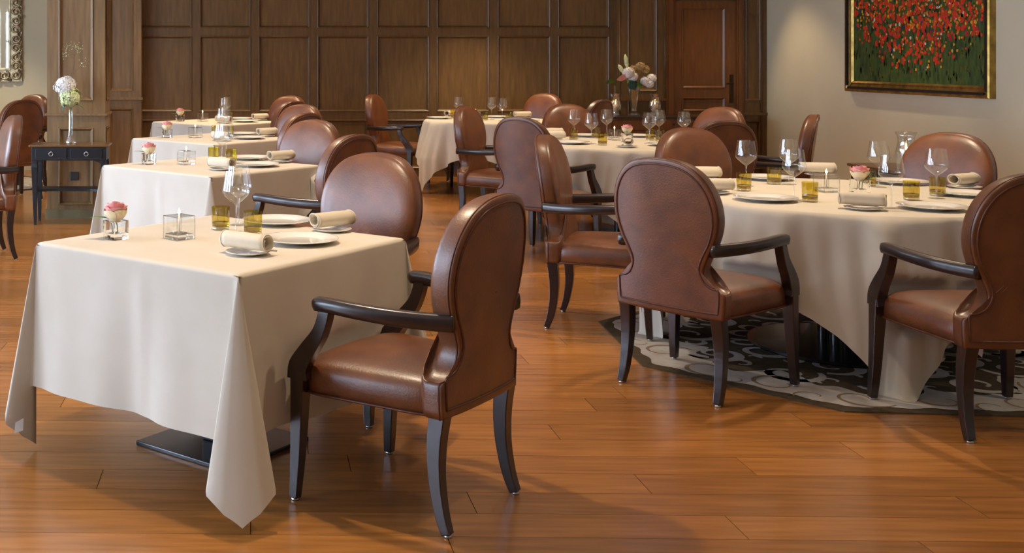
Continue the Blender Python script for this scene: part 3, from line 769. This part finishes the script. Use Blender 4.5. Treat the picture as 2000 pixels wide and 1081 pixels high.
# ------------------------------------------------------------------ rugs
def rug(name, cx, cy, R, a0, label, detail=True):
    root = empty(name, (cx, cy, 0)); tag(root, label, 'rug')
    oc = lambda r: [(r*math.cos(math.radians(a0+45*k)), r*math.sin(math.radians(a0+45*k))) for k in range(8)]
    MB().prism(oc(R), 0, .0055).build('backing', M['rug_dark'], root)
    def edge_r(th):
        rel = (math.degrees(th)-a0) % 45-22.5
        return R*math.cos(math.radians(22.5))/math.cos(math.radians(rel))
    # pale border of overlapping petals
    bo = MB(); r3 = random.Random(11); n = 220; ring = []
    for i in range(n):
        th = 2*PI*i/n; e_ = edge_r(th)
        ring.append((th, e_*.945+.010*math.sin(37*th), e_*(.70+.055*math.sin(9*th+.7)+.035*math.sin(17*th+2)+.02*math.sin(31*th))))
    vs = []
    for th, ro, ri in ring: vs += [(ro*math.cos(th), ro*math.sin(th), .0072), (ri*math.cos(th), ri*math.sin(th), .0072)]
    bo.add(vs, [(2*i, 2*((i+1)%n), 2*((i+1)%n)+1, 2*i+1) for i in range(n)]).build('petal_border', M['rug_light'], root)
    def strip(mb, pts, wds, z):
        vs = []; N = len(pts)
        for i, p in enumerate(pts):
            a = Vector(pts[max(i-1,0)]); b_ = Vector(pts[min(i+1,N-1)]); t = (b_-a); t.normalize(); nrm = Vector((-t.y, t.x)); p = Vector(p)
            vs += [(*(p+nrm*wds[i]), z), (*(p-nrm*wds[i]), z)]
        mb.add(vs, [(2*i, 2*i+2, 2*i+3, 2*i+1) for i in range(N-1)])
    def spiral(cx_, cy_, R_, a_, turns, sgn, wd):
        pts = []; ws = []; n_ = 26
        for i in range(n_):
            t = i/(n_-1); an = a_+sgn*t*turns*2*PI; r = R_*(1-.75*t)
            pts.append((cx_+r*math.cos(an), cy_+r*math.sin(an))); ws.append(wd*(.35+.9*math.sin(PI*min(1, t*1.15+.05))*(.7+.3*math.sin(9*t))))
        return pts, ws
    outl = MB(); 
    for i in range(18):
        th = 2*PI*i/18+.1; rr = edge_r(th)*.83
        strip(outl, *spiral(rr*math.cos(th), rr*math.sin(th), R*.115, th+1.2+(i%2)*2, .85, 1 if i % 2 else -1, .010), .0076)
        if i % 3: 
            th += .17; rr = edge_r(th)*.9; strip(outl, *spiral(rr*math.cos(th), rr*math.sin(th), R*.07, th-1, .6, -1 if i % 2 else 1, .006), .0077)
    tag(outl.build('petal_outline', M['rug_tan'], root), kind='stuff')
    scr = MB()
    for r_, cnt_, sz in ((.60, 11, .12), (.38, 8, .12), (.16, 4, .10)):
        for i in range(cnt_):
            th = 2*PI*(i+.5*(cnt_ % 2))/cnt_+.2; cx_, cy_ = R*r_*math.cos(th), R*r_*math.sin(th)
            strip(scr, *spiral(cx_, cy_, R*sz, th+2.5*i, 1.15, 1 if i % 2 else -1, .024), .0072)
            strip(scr, *spiral(cx_+R*.15*math.cos(th+1.6), cy_+R*.15*math.sin(th+1.6), R*.06, th+i, .7, -1, .015), .0073)
            strip(scr, *spiral(cx_+R*.13*math.cos(th+.6), cy_+R*.13*math.sin(th+.6), R*.035, th-i, .5, 1, .013), .0073)
    tag(scr.build('scroll_pattern', M['rug_light'], root), kind='stuff')
rug('rug', T7[0], T7[1], 1.17, 197, 'octagonal brown rug with pale scrolls under the large round table')
for o in [q for q in C.objects if q.get('group') == 'chairs around the large round table' or 'half hidden behind the oak pillar' in q.get('label', '')]:
    if 'pillar' in o['label']: o.location.z = .0078      # all four feet stand on the rug
    else: o.rotation_euler.x = .0149; o.location.z = .0039      # front feet stand on the rug
rug('rug', T0[0], T0[1], 1.2, 200, 'pale patterned rug at the far left behind the console table')

# ------------------------------------------------------------------ tableware prototypes
def wine_glass():
    root = empty('wine_glass')
    prof = [(.0,.108),(.006,.111),(.022,.122),(.045,.143),(.0535,.156),(.0525,.168),(.047,.205),(.0415,.243)]
    MB().lathe(prof, 32).build('bowl', M['glass'], root, True)
    MB().lathe([(.0,.0035),(.006,.006),(.0038,.014),(.0033,.05),(.0036,.095),(.006,.109)], 12).build('stem', M['glass'], root, True)
    MB().lathe([(0,0),(.037,0),(.038,.0012),(.03,.0025),(.012,.004),(0,.005)], 32).build('foot', M['glass'], root, True)
    return root
def tumbler():
    root = empty('tumbler')
    MB().lathe([(.0,.012),(.030,.012),(.0345,.016),(.0352,.03),(.036,.092)], 32).build('cup', M['amber_thin'], root, True)
    MB().lathe([(0,.0125),(.029,.0125),(.0332,.017),(.0336,.030),(.026,.025),(.0,.024)], 32).build('thick_bottom', M['amber'], root, True)
    MB().lathe([(0,0),(.031,0),(.0335,.003),(.034,.0115),(0,.0115)], 32).build('base', M['amber_base'], root, True)
    return root
def dinner_plate():
    root = empty('dinner_plate')
    MB().lathe([(0,.004),(.075,.004),(.082,.0045),(.09,.008),(.1405,.0165),(.143,.018),(.142,.0195),(.138,.0188),(.092,.012),(.085,.0085),(.078,.0075),(0,.0075)], 56).build('plate_body', M['porcelain'], root, True)
    MB().lathe([(.058,0),(.064,0),(.066,.0045),(.056,.0045)], 40).build('foot_ring', M['porcelain'], root, True)
    return root
def bread_plate():
    root = empty('bread_plate')
    MB().lathe([(0,.0),(.045,.0),(.05,.003),(.078,.0105),(.079,.012),(.076,.0122),(.05,.0065),(.044,.0045),(0,.0045)], 44).build('plate_body', M['porcelain'], root, True)
    kn = MB().tube([(-.06,.035,.0145),(0,.036,.014),(.03,.036,.0145),(.095,.038,.016)], .004, 8, flat=[(.006,.0012),(.008,.0012),(.004,.003),(.005,.0025)], up=(0,0,1))
    kn.build('butter_knife', M['metal'], root, True)
    return root
def napkin_roll():
    root = empty('napkin')
    # rolled linen: a spiral sheet along local x
    n = 70; L_ = .092; pts = []
    for i in range(n):
        t = i/(n-1); a = -PI/2-t*2*PI*2.35; r = .031-.0085*t
        q = 1.12 if math.cos(a) > 2 else 1
        pts.append((r*1.12*math.cos(a), .030+r*.93*math.sin(a)))
    vs = []; fs = []; nx = 9
    for i, (y, z) in enumerate(pts):
        for k in range(nx):
            x = -L_+2*L_*k/(nx-1); bul = 1+.03*math.cos(x*17)
            vs.append((x+.004*math.sin(i*.3), y*bul, (z-.03)*bul+.03))
    fs = [(i*nx+k, (i+1)*nx+k, (i+1)*nx+k+1, i*nx+k+1) for i in range(n-1) for k in range(nx-1)]
    o = MB().add(vs, fs).build('rolled_linen', M['napkin'], root, True)
    md = o.modifiers.new('thick', 'SOLIDIFY'); md.thickness = .0028; md.offset = -1
    for sx in (-1, 1): MB().tube([(sx*(L_-.001)+.004*math.sin(i*.3), y*1.0, z) for i, (y, z) in enumerate(pts[:34])], .0022, 5).build('hem', M['napkin'], root, True)
    return root
def candle_cube():
    root = empty('oil_candle'); h = .042; H = .088
    sh = MB(); sh.box(-h, h, -h, h, 0, H)
    sh.build('glass_cube', M['glass'], root)
    bevel(MB().box(-h+.0035, h-.0035, -h+.0035, h-.0035, .001, .021).build('glass_base', M['solid'], root), .002)
    MB().lathe([(0,.022),(.0032,.022),(.0032,H+.006),(0,H+.006)], 10).build('wick_tube', M['wax'], root, True)
    MB().lathe([(.0,H+.005),(.0045,H+.010),(.005,H+.014),(.003,H+.021),(0,H+.029)], 10).build('flame', M['flame'], root, True)
    e_ = MB()
    for sx, sy in ((-1,-1),(1,-1),(-1,1),(1,1)): e_.box(sx*h-.0015, sx*h+.0015, sy*h-.0015, sy*h+.0015, .0, H)
    for z in (H,): 
        for s in (-1, 1): e_.box(-h, h, s*h-.0012, s*h+.0012, z-.0024, z); e_.box(s*h-.0012, s*h+.0012, -h, h, z-.0024, z)
    e_.build('polished_edge', M['crystal'], root)
    return root
def bud_vase():
    root = empty('glass_vase'); h = .036; H = .07
    m_ = MB()
    m_.lathe([(0,0),(h*.94,0),(h*.98,.003),(h,H),(h*.72,H),(h*.66,.022),(0,.02)], 32, sq=.85)
    m_.build('vase_body', M['solid'], root, False)
    return root
def petal_mesh(R, H, wrap, curl, name, mat):
    vs = []; nu, nv = 9, 7
    for j in range(nv+1):
        t = j/nv
        for i in range(nu+1):
            s = i/nu*2-1
            wd = wrap*(.45+.55*math.sin(PI*(.15+.62*t)))
            a = s*wd
            r = R*(.35+.75*math.sin(t*1.75))+curl*max(0, t-.62)**1.5*6*R
            z = H*(t-.13*abs(s)**3*t)
            vs.append((r*math.cos(a), r*math.sin(a), z))
    fs = [(j*(nu+1)+i, j*(nu+1)+i+1, (j+1)*(nu+1)+i+1, (j+1)*(nu+1)+i) for j in range(nv) for i in range(nu)]
    return mesh(name, vs, fs, True, [mat])
def leaf_mesh(L_, W_, mat, droop=.3):
    vs = []; n = 8
    for i in range(n+1):
        t = i/n; w_ = W_*math.sin(PI*t**.8)**.9
        for s in (-1, 0, 1): vs.append((L_*t, s*w_, -droop*L_*t*t+.12*abs(s)*w_))
    return mesh('leaf', vs, [(i*3+k, i*3+k+1, (i+1)*3+k+1, (i+1)*3+k) for i in range(n) for k in range(2)], True, [mat])
PM = [petal_mesh(.013, .064, 1.3, .02, 'petal', M['petal_pink']), petal_mesh(.025, .064, 1.0, .06, 'petal', M['petal_pink']), petal_mesh(.033, .062, .9, .14, 'petal', M['petal_pink']), petal_mesh(.036, .052, .85, .05, 'petal', M['petal_cream'])]
LM = leaf_mesh(.085, .019, M['leaf']); 
def obj(name, me, parent, loc=(0,0,0), rot=(0,0,0), sc=1.0):
    o = bpy.data.objects.new(name, me); C.objects.link(o); o.parent = parent; o.location = loc; o.rotation_euler = rot; o.scale = (sc,)*3; return o
def rose():
    root = empty('rose'); zb_ = .066
    for k in range(3): obj('petal', PM[0], root, (0,0,zb_+.010), (.05*k,0,2.1*k))
    for k in range(5): obj('petal', PM[1], root, (0,0,zb_+.006+.003*(k%2)), (.10*(k%2)-.05,.04,1.257*k+.4))
    for k in range(5): obj('petal', PM[2], root, (0,0,zb_+.001-.004*(k%2)), (.12*(k%2)-.06,.05,1.257*k+1.0))
    for k in range(5): obj('petal', PM[3], root, (0,0,zb_-.002-.003*(k%2)), (.1*(k%2)-.05,.06,1.257*k+.2))
    MB().lathe([(0,zb_-.006),(.012,zb_+.0),(.026,zb_+.016),(.016,zb_+.05),(0,zb_+.055)], 14).build('heart', M['petal_pink'], root, True)
    MB().tube([(.006,0,.024),(.003,.001,.05),(0,0,zb_)], .0022, 6).build('stem', M['stem'], root, True)
    MB().tube([(-.008,.004,.024),(-.010,.003,.05),(-.016,.0,zb_+.002)], .0018, 6).build('stem', M['stem'], root, True)
    obj('leaf', LM, root, (-.012,0,zb_+.004), (0,-.42,PI))
    return root
protos = {n: [f(), [False]] for n, f in (('wine_glass', wine_glass), ('tumbler', tumbler), ('dinner_plate', dinner_plate), ('bread_plate', bread_plate), ('napkin', napkin_roll), ('oil_candle', candle_cube), ('glass_vase', bud_vase), ('rose', rose))}
WORD = {'wine_glass': ('tall clear wine glass', 'wine glass', 'wine glasses'), 'tumbler': ('amber glass tumbler', 'tumbler', 'amber tumblers'), 'dinner_plate': ('white porcelain dinner plate', 'plate', 'dinner plates'),
        'bread_plate': ('small white bread plate with butter knife', 'plate', 'bread plates'), 'napkin': ('rolled ecru linen napkin', 'napkin', 'napkins'), 'oil_candle': ('glass cube oil candle with small flame', 'candle', 'candles'),
        'glass_vase': ('thick square glass vase', 'vase', 'rose vases'), 'rose': ('pink and cream rose in glass vase', 'rose', 'roses')}
ORD = ['leftmost', 'second from left', 'third from left', 'fourth from left', 'fifth from left', 'rightmost']
def put(kind, items, table):
    """items: (x, y, z, rz) on one table; labels by left-to-right order in the picture"""
    items = sorted(items, key=lambda q: q[0]/q[1])
    a, cat, grp = WORD[kind]
    for i, (x, y, z, rz) in enumerate(items):
        n = len(items)
        if n == 1: lab = a+' on '+NAME[table]
        elif n == 2: lab = ('left ' if i == 0 else 'right ')+a+' on '+NAME[table]
        else: lab = a+', '+(ORD[i] if i < n-1 else 'rightmost')+' on '+NAME[table]
        o = inst(protos[kind][0], protos[kind][1], (x, y, z), rz, lab, cat, grp+' on '+NAME[table])
Z0 = TZ+.0005
def on(u, v, rz=0.0, dz=0.0):
    p = P(u, v, TZ); return (p.x, p.y, Z0+dz, rz)
# settings of the nearest square table, repeated on the three behind it
SET = {'glass_vase': [on(226,467,.75)], 'rose': [on(226,467,.1)], 'oil_candle': [on(350,467,.70)], 'tumbler': [on(431,449), on(494,459)], 'wine_glass': [on(461,455), on(466,440)],
       'dinner_plate': [on(586,474), on(541,437)], 'bread_plate': [on(484,497,-.66), on(648,452,.6)], 'napkin': [on(481,497,-.66,.0175), on(649,451,.60,.0175)]}
(ox, oy), orot = TABLES['T1']
for k, ((x, y), r) in TABLES.items():
    da = math.radians(r-orot)
    for kind, its in SET.items():
        res = []
        for i, (ix, iy, iz, irz) in enumerate(its):
            dx, dy = ix-ox, iy-oy
            j = random.Random(hash((len(kind), i, x+y)) % 1000)
            res.append((x+dx*math.cos(da)-dy*math.sin(da), y+dx*math.sin(da)+dy*math.cos(da), iz, irz+da+(j.uniform(-.1,.1) if k != 'T1' else 0)))
        put(kind, res, k)
# the large round table
put('wine_glass', [on(1457,364), on(1541,361), on(1551,391), on(1716,366), on(1741,407), on(1829,388)], 'T7')
put('tumbler', [on(1453,373), on(1512,360), on(1582,394), on(1697,363), on(1780,391), on(1831,383)], 'T7')
put('dinner_plate', [on(1497,351), on(1495,392), on(1757,359), on(1820,409), on(1890,383)], 'T7')
put('bread_plate', [on(1375,353,.1), on(1392,379,.1), on(1686,410,-.25), on(1600,344,.3), on(1884,368,.2), on(1962,404,1.2)], 'T7')
put('napkin', [on(1372,352,-.05,.0175), on(1393,378,-.0,.0175), on(1684,409,-.55,.0175), on(1596,343,-.25,.0175), on(1882,367,.5,.0175), on(1962,404,1.1,.0175)], 'T7')
put('oil_candle', [on(1614,375,.15)], 'T7'); put('glass_vase', [on(1679,378,.1)], 'T7'); put('rose', [on(1679,378,2.6)], 'T7')
# the middle round table
put('wine_glass', [on(1121,270.5), on(1155,281), on(1185,270), on(1268,280), on(1287,273), on(1336,277)], 'T6')
put('tumbler', [on(1120,273), on(1177,283.5), on(1164,270), on(1270,274), on(1289,276)], 'T6')
put('dinner_plate', [on(1116,281), on(1147,267), on(1246,267.5), on(1302,285)], 'T6')
put('bread_plate', [on(1078,267,.1), on(1080,274,.1), on(1224,288,1.1)], 'T6')
put('napkin', [on(1077,267,-.05,.0175), on(1080,274,0,.0175), on(1227,287,1.25,.0175)], 'T6')
put('oil_candle', [on(1200,274,.1)], 'T6'); put('glass_vase', [on(1225,277,.1)], 'T6'); put('rose', [on(1225,277,1.0)], 'T6')
# the farthest round table
put('wine_glass', [on(895,233), on(960,234), on(981,236)], 'T5')
put('tumbler', [on(886,231), on(947,235), on(994,235.5)], 'T5')
put('dinner_plate', [on(858,232), on(970,230), on(1028,238)], 'T5')
put('bread_plate', [on(880,229,.2), on(1022,231,.1)], 'T5'); put('napkin', [on(878,229,1.0,.0175), on(1020,231,.15,.0175)], 'T5')
put('oil_candle', [on(929,234,.1)], 'T5'); put('glass_vase', [on(913,235,.1)], 'T5'); put('rose', [on(913,235,.8)], 'T5')
put('bread_plate', [(-2.62, 12.95, Z0, .1)], 'T0'); put('napkin', [(-2.62, 12.95, Z0+.0175, .1)], 'T0')

# ------------------------------------------------------------------ console tables, sideboard
def console(name, loc, rz, label):
    """front faces local -y; .68 wide, .35 deep, .69 high"""
    root = empty(name, loc, rz); tag(root, label, 'console table', 'black console tables'); W, Dp, H = .32, .15, .69
    tp = bevel(MB().box(-W-.022, W+.022, -Dp-.02, Dp+.02, H-.02, H).build('tabletop', M['ctop'], root), .006)
    bd = MB().box(-W, W, -Dp, Dp, .555, H-.02).build('case', M['console'], root); bevel(bd, .003)
    for s in (-1, 1):
        d_ = bevel(MB().box(s*.151-.135, s*.151+.135, -Dp-.008, -Dp, .572, H-.036).build('drawer', M['console'], root), .003)
        ed = MB()
        x0, x1, z0, z1, y_ = s*.151-.137, s*.151+.137, .570, H-.034, -Dp-.0045
        ed.tube([(x0,y_,z0),(x1,y_,z0),(x1,y_,z1),(x0,y_,z1)], .0022, 4, closed=True).build('worn_edge', M['console_edge'], d_)
        pts = [(s*.151+.017*math.cos(2*PI*k/20), -Dp-.014, .612+.017*math.sin(2*PI*k/20)) for k in range(20)]
        MB().tube(pts, .003, 6, closed=True).build('ring_pull', M['metal'], d_, True)
        MB().lathe([(0,0),(.006,0),(.006,.01),(0,.01)], 10, s*.151, -Dp-.014, .624).build('pull_stud', M['metal'], d_, True)
    for sx in (-1, 1):
        for sy in (-1, 1):
            bevel(MB().tube([(sx*(W-.024), sy*(Dp-.024), .555), (sx*(W-.024), sy*(Dp-.024), .53), (sx*(W-.024), sy*(Dp-.024), .50), (sx*(W-.028), sy*(Dp-.028), 0)], .02, 4, flat=[(.022,.022),(.022,.022),(.026,.026),(.011,.011)], up=(0,1,0)).build('leg', M['console'], root), .002)
        for sy in (-1, 1):      # curved brackets under the case
            m_ = MB(); m_.add([(sx*(W-.045), sy*(Dp-.012), .555), (sx*(W-.11), sy*(Dp-.012), .555), (sx*(W-.06), sy*(Dp-.012), .537), (sx*(W-.045), sy*(Dp-.012), .51),
                   (sx*(W-.045), sy*(Dp-.03), .555), (sx*(W-.11), sy*(Dp-.03), .555), (sx*(W-.06), sy*(Dp-.03), .537), (sx*(W-.045), sy*(Dp-.03), .51)],
                  [(0,1,2,3),(4,5,6,7),(0,1,5,4),(1,2,6,5),(2,3,7,6),(3,0,4,7)]).build('bracket', M['console'], root)
    sh = []; nn = 20
    for k in range(nn+1):
        t = k/nn*2-1; sh.append((t*(W-.02), -Dp+.03+.05*max(0, 1-((abs(t)-.0)/.86)**6)*1.0-.02))
    out_ = sh+[(W-.02, Dp-.02), (-W+.02, Dp-.02)]
    MB().prism(out_, .285, .305).build('lower_shelf', M['console'], root)
    return root
console('console_table', (-1.32, 9.98, 0), 0, 'black two-drawer console table with brown top before the oak pillar')
console('console_table', (4.62, 7.84, 0), -PI/2, 'dark console table with hurricane lamp behind the large round table')
sb = empty('sideboard', (0,0,0)); tag(sb, 'long dark wooden sideboard carrying the bouquet before the door', 'sideboard')
sx0, sx1, sy0, sy1, sh_ = 4.30, 5.95, 13.02, 13.48, .765
bevel(MB().box(sx0, sx1, sy0, sy1, sh_-.03, sh_).build('worktop', M['espresso'], sb), .006)
MB().box(sx0+.03, sx1-.03, sy0+.025, sy1-.01, .12, sh_-.03).build('case', M['door'], sb)
for k in range(3):
    w_ = (sx1-sx0-.06)/3; xa = sx0+.03+k*w_
    dw = bevel(MB().box(xa+.01, xa+w_-.01, sy0+.012, sy0+.025, sh_-.155, sh_-.045).build('drawer', M['door'], sb), .004)
    MB().lathe([(0,0),(.012,0),(.014,.012),(0,.018)], 12, xa+w_/2, sy0-.002, sh_-.1).build('knob', M['bronze'], dw, True)
    dd = bevel(MB().box(xa+.01, xa+w_-.01, sy0+.012, sy0+.025, .14, sh_-.17).build('cabinet_door', M['door'], sb), .004)
    bevel(MB().box(xa+.07, xa+w_-.07, sy0+.006, sy0+.012, .2, sh_-.23).build('raised_field', M['door'], dd), .005)
for sx in (sx0+.06, sx1-.06):
    for sy in (sy0+.06, sy1-.06): MB().lathe([(.02,0),(.03,.06),(.03,.12)], 12, sx, sy).build('foot', M['espresso'], sb, True)
# flowers
def hydrangea(mb, c, R, n, mi, seed, fl=.02):
    r_ = random.Random(seed)
    for k in range(n):
        z = 1-2*(k+.5)/n; a = k*2.39996; rr = math.sqrt(max(0, 1-z*z)); d = Vector((rr*math.cos(a), rr*math.sin(a), z*.88))
        d += Vector((r_.uniform(-.12,.12),)*3); p = Vector(c)+d*R*r_.uniform(.92,1.05); d.normalize()
        x = d.orthogonal().normalized(); y = d.cross(x); a0 = r_.uniform(0, 3)
        for q in range(4):
            aa = a0+q*PI/2; t = x*math.cos(aa)+y*math.sin(aa); s_ = x*-math.sin(aa)+y*math.cos(aa)
            mb.add([p, p+t*fl*.6+s_*fl*.42+d*fl*.12, p+t*fl+d*fl*.05, p+t*fl*.6-s_*fl*.42+d*fl*.12], [(0,1,2,3)], mi)
    return mb
def bouquet_leaf(root, loc, rot, L_, W_, mat, droop=.3): return obj('leaf', leaf_mesh(L_, W_, mat, droop), root, loc, rot)
# bud vase with hydrangeas on the console
vz = .69; vx, vy = wx(138, 9.98), 9.98
vs_ = empty('flower_vase', (vx, vy, vz+.0005)); tag(vs_, 'slender clear glass vase on the black console table by the pillar', 'vase')
MB().lathe([(0,0),(.046,0),(.049,.006),(.047,.02),(.033,.045),(.024,.075),(.019,.14),(.0175,.25),(.020,.36),(.0188,.36),(.0160,.25),(.0172,.14),(.018,.085),(.0,.06)], 28).build('vase_body', M['glass'], vs_, True)
MB().lathe([(0,.002),(.042,.002),(.044,.008),(.040,.02),(.026,.045),(.016,.062),(0,.062)], 28).build('glass_foot', M['crystal'], vs_, True)
hf = empty('hydrangea_stems', (vx, vy, vz)); tag(hf, 'white and pale green hydrangeas with a twig in slender vase', 'flowers')
hydrangea(MB(), (-.045, -.01, .50), .085, 120, 0, 4, .026).build('white_hydrangea', M['hyd_white'], hf)
hydrangea(MB(), (.0, -.03, .40), .085, 130, 0, 5, .024).build('green_hydrangea', M['hyd_green'], hf)
MB().tube([(0,0,.08),(.006,.003,.2),(-.004,0,.36),(-.03,-.005,.46)], .0045, 8).build('stem', M['stem'], hf, True)
MB().tube([(.006,.004,.09),(-.006,-.003,.2),(.006,0,.35),(.0,-.02,.40)], .0045, 8).build('stem', M['stem'], hf, True)
tw = MB(); tw.tube([(0,.01,.36),(.01,.012,.52),(.022,.01,.66),(.03,.01,.76)], .0028, 6)
r4 = random.Random(5); dots = MB()
for base, dr in (((.03,.01,.76),(-.06,0,.07)), ((.03,.01,.76),(.0,0,.09)), ((.03,.01,.76),(.035,0,.07)), ((.018,.01,.60),(.09,0,.10)), ((.03,.01,.74),(-.075,0,.035))):
    b_ = Vector(base); e_ = b_+Vector(dr); tw.tube([b_, (b_+e_)/2+Vector((.004,0,.004)), e_], .0014, 5)
    for q in range(16):
        p = e_+Vector((r4.gauss(0,.018), r4.gauss(0,.012), r4.gauss(0,.018))); dots.lathe([(0,-.004),(.0035,0),(0,.004)], 5, p.x, p.y, p.z)
tw.build('twig', M['twig'], hf, True); dots.build('seed_buds', M['hyd_green'], hf, True)
bouquet_leaf(hf, (.03,-.03,.35), (0,.25,-.1), .13, .026, M['leaf']); bouquet_leaf(hf, (-.03,-.05,.35), (0,.75,-2.6), .08, .026, M['leaf_blue']); bouquet_leaf(hf, (.03,-.04,.45), (0,-.1,.3), .08, .024, M['leaf'])
# bouquet on the sideboard
def sbp(u, dy=0.0): y = 13.24+dy; return (wx(u, y), y, sh_+.0005)
x_, y_, z_ = sbp(1238)
bv = empty('flower_vase', (x_, y_, z_)); tag(bv, 'flared cut crystal vase on the sideboard', 'vase')
MB().lathe([(0,0),(.078,0),(.08,.012),(.066,.03),(.034,.055),(.030,.075),(.036,.12),(.052,.22),(.072,.33),(.070,.33),(.048,.22),(.032,.12),(.024,.085),(0,.08)], 24).build('vase_body', M['crystal'], bv, False)
bq = empty('bouquet', (x_, y_, z_)); tag(bq, 'mixed bouquet of white and dusky pink flowers with green leaves', 'flowers')
st = MB()
for k in range(7):
    a = k*.9; st.tube([(.012*math.cos(a), .012*math.sin(a), .09), (.03*math.cos(a), .03*math.sin(a), .25), (.08*math.cos(a), .06*math.sin(a), .42)], .005, 6)
st.build('stems', M['stem'], bq, True)
def blob(name, us, R, mat, n, fl, seed, dy=-.04):
    mb = MB()
    for i, (u, v, rr) in enumerate(us):
        p = Vector((wx(u, y_)-x_, dy+rnd.uniform(-.03,.03), wz(v, y_)-z_)); hydrangea(mb, p, rr, n, 0, seed+i, fl)
    return mb.build(name, mat, bq)
blob('white_bloom', [(1221,142,.062),(1232,150,.05)], .06, M['hyd_white'], 90, .024, 20, -.08)
blob('white_bloom', [(1255,158,.05),(1269,153,.052),(1264,163,.045)], .06, M['hyd_white'], 80, .018, 30, -.08)
blob('sedum_cluster', [(1238,136,.055),(1248,130,.055),(1259,136,.05),(1244,143,.05)], .06, M['sedum'], 110, .012, 40, -.02)
an = obj('anthurium', leaf_mesh(.15, .05, M['petal_pink'], .1), bq, (wx(1220,y_)-x_, -.12, wz(150,y_)-z_), (.9, .15, PI+.1))
for (u, v, L_, W_, rot, mt, dp) in ((1196,158,.12,.035,(.9,.1,PI),'leaf',.1), (1224,157,.13,.06,(1.2,1.0,-.3),'leaf_blue',.15), (1235,158,.10,.045,(.9,.9,-2.4),'leaf_blue',.2), (1270,160,.22,.008,(0,.25,0),'leaf',.12), (1236,166,.09,.035,(1.1,-.1,.2),'leaf',.2), (1240,165,.09,.03,(1.0,.2,2.8),'leaf',.2)):
    bouquet_leaf(bq, (wx(u,y_)-x_, -.10, wz(v,y_)-z_), rot, L_, W_, M[mt], dp)
bd_ = MB()
for (u0_, v0_, u1_, v1_) in ((1224,135,1219,106),(1216,143,1206,126)):
    a = Vector((wx(u0_,y_)-x_, -.03, wz(v0_,y_)-z_)); b_ = Vector((wx(u1_,y_)-x_, -.03, wz(v1_,y_)-z_))
    bd_.tube([a, a.lerp(b_,.3), a.lerp(b_,.75), b_], [.006,.024,.022,.004], 8)
bd_.build('green_spike', M['hyd_green'], bq, True)
def hurricane(loc, label, cut=True):
    root = empty('hurricane_lamp', loc); tag(root, label, 'candle holder', 'hurricane lamps')
    pr = [(0,.0),(.052,.0),(.054,.012),(.045,.03),(.044,.04),(.060,.075),(.064,.11),(.057,.15),(.050,.185),(.054,.215),(.066,.25)]
    b_ = MB().lathe(pr+[(r-.003, z) for r, z in pr[::-1] if z > .045], 24)
    if cut:
        for i, v in enumerate(b_.v):
            k = i % 24; row = i//24
            if .045 < v.z < .17 and (k+row) % 2: v.x *= 1.06; v.y *= 1.06
    b_.build('glass_shade', M['crystal'] if cut else M['glass'], root, not cut)
    MB().lathe([(0,.045),(.03,.045),(.03,.13),(0,.13)], 20).build('candle', M['wax'], root, True)
    MB().lathe([(.0,.131),(.006,.138),(.0065,.145),(.004,.158),(0,.17)], 10).build('flame', M['flame'], root, True)
    return root
hurricane(sbp(1202), 'cut crystal hurricane lamp left of the bouquet on the sideboard')
hurricane(sbp(1279), 'cut crystal hurricane lamp right of the bouquet on the sideboard')
hurricane((4.60, 7.72, .6905), 'clear glass hurricane lamp with lit candle on the right console', False)
bt = empty('glass_bottle', sbp(1201, .13)); tag(bt, 'tall slim clear glass cylinder behind the left hurricane lamp', 'vase')
MB().lathe([(0,0),(.026,0),(.027,.01),(.024,.34),(.021,.34),(.022,.02),(0,.015)], 20).build('vase_body', M['glass'], bt, True)
MB().lathe([(0,0),(.03,0),(.031,.012),(0,.014)], 20).build('glass_foot', M['crystal'], bt, True)
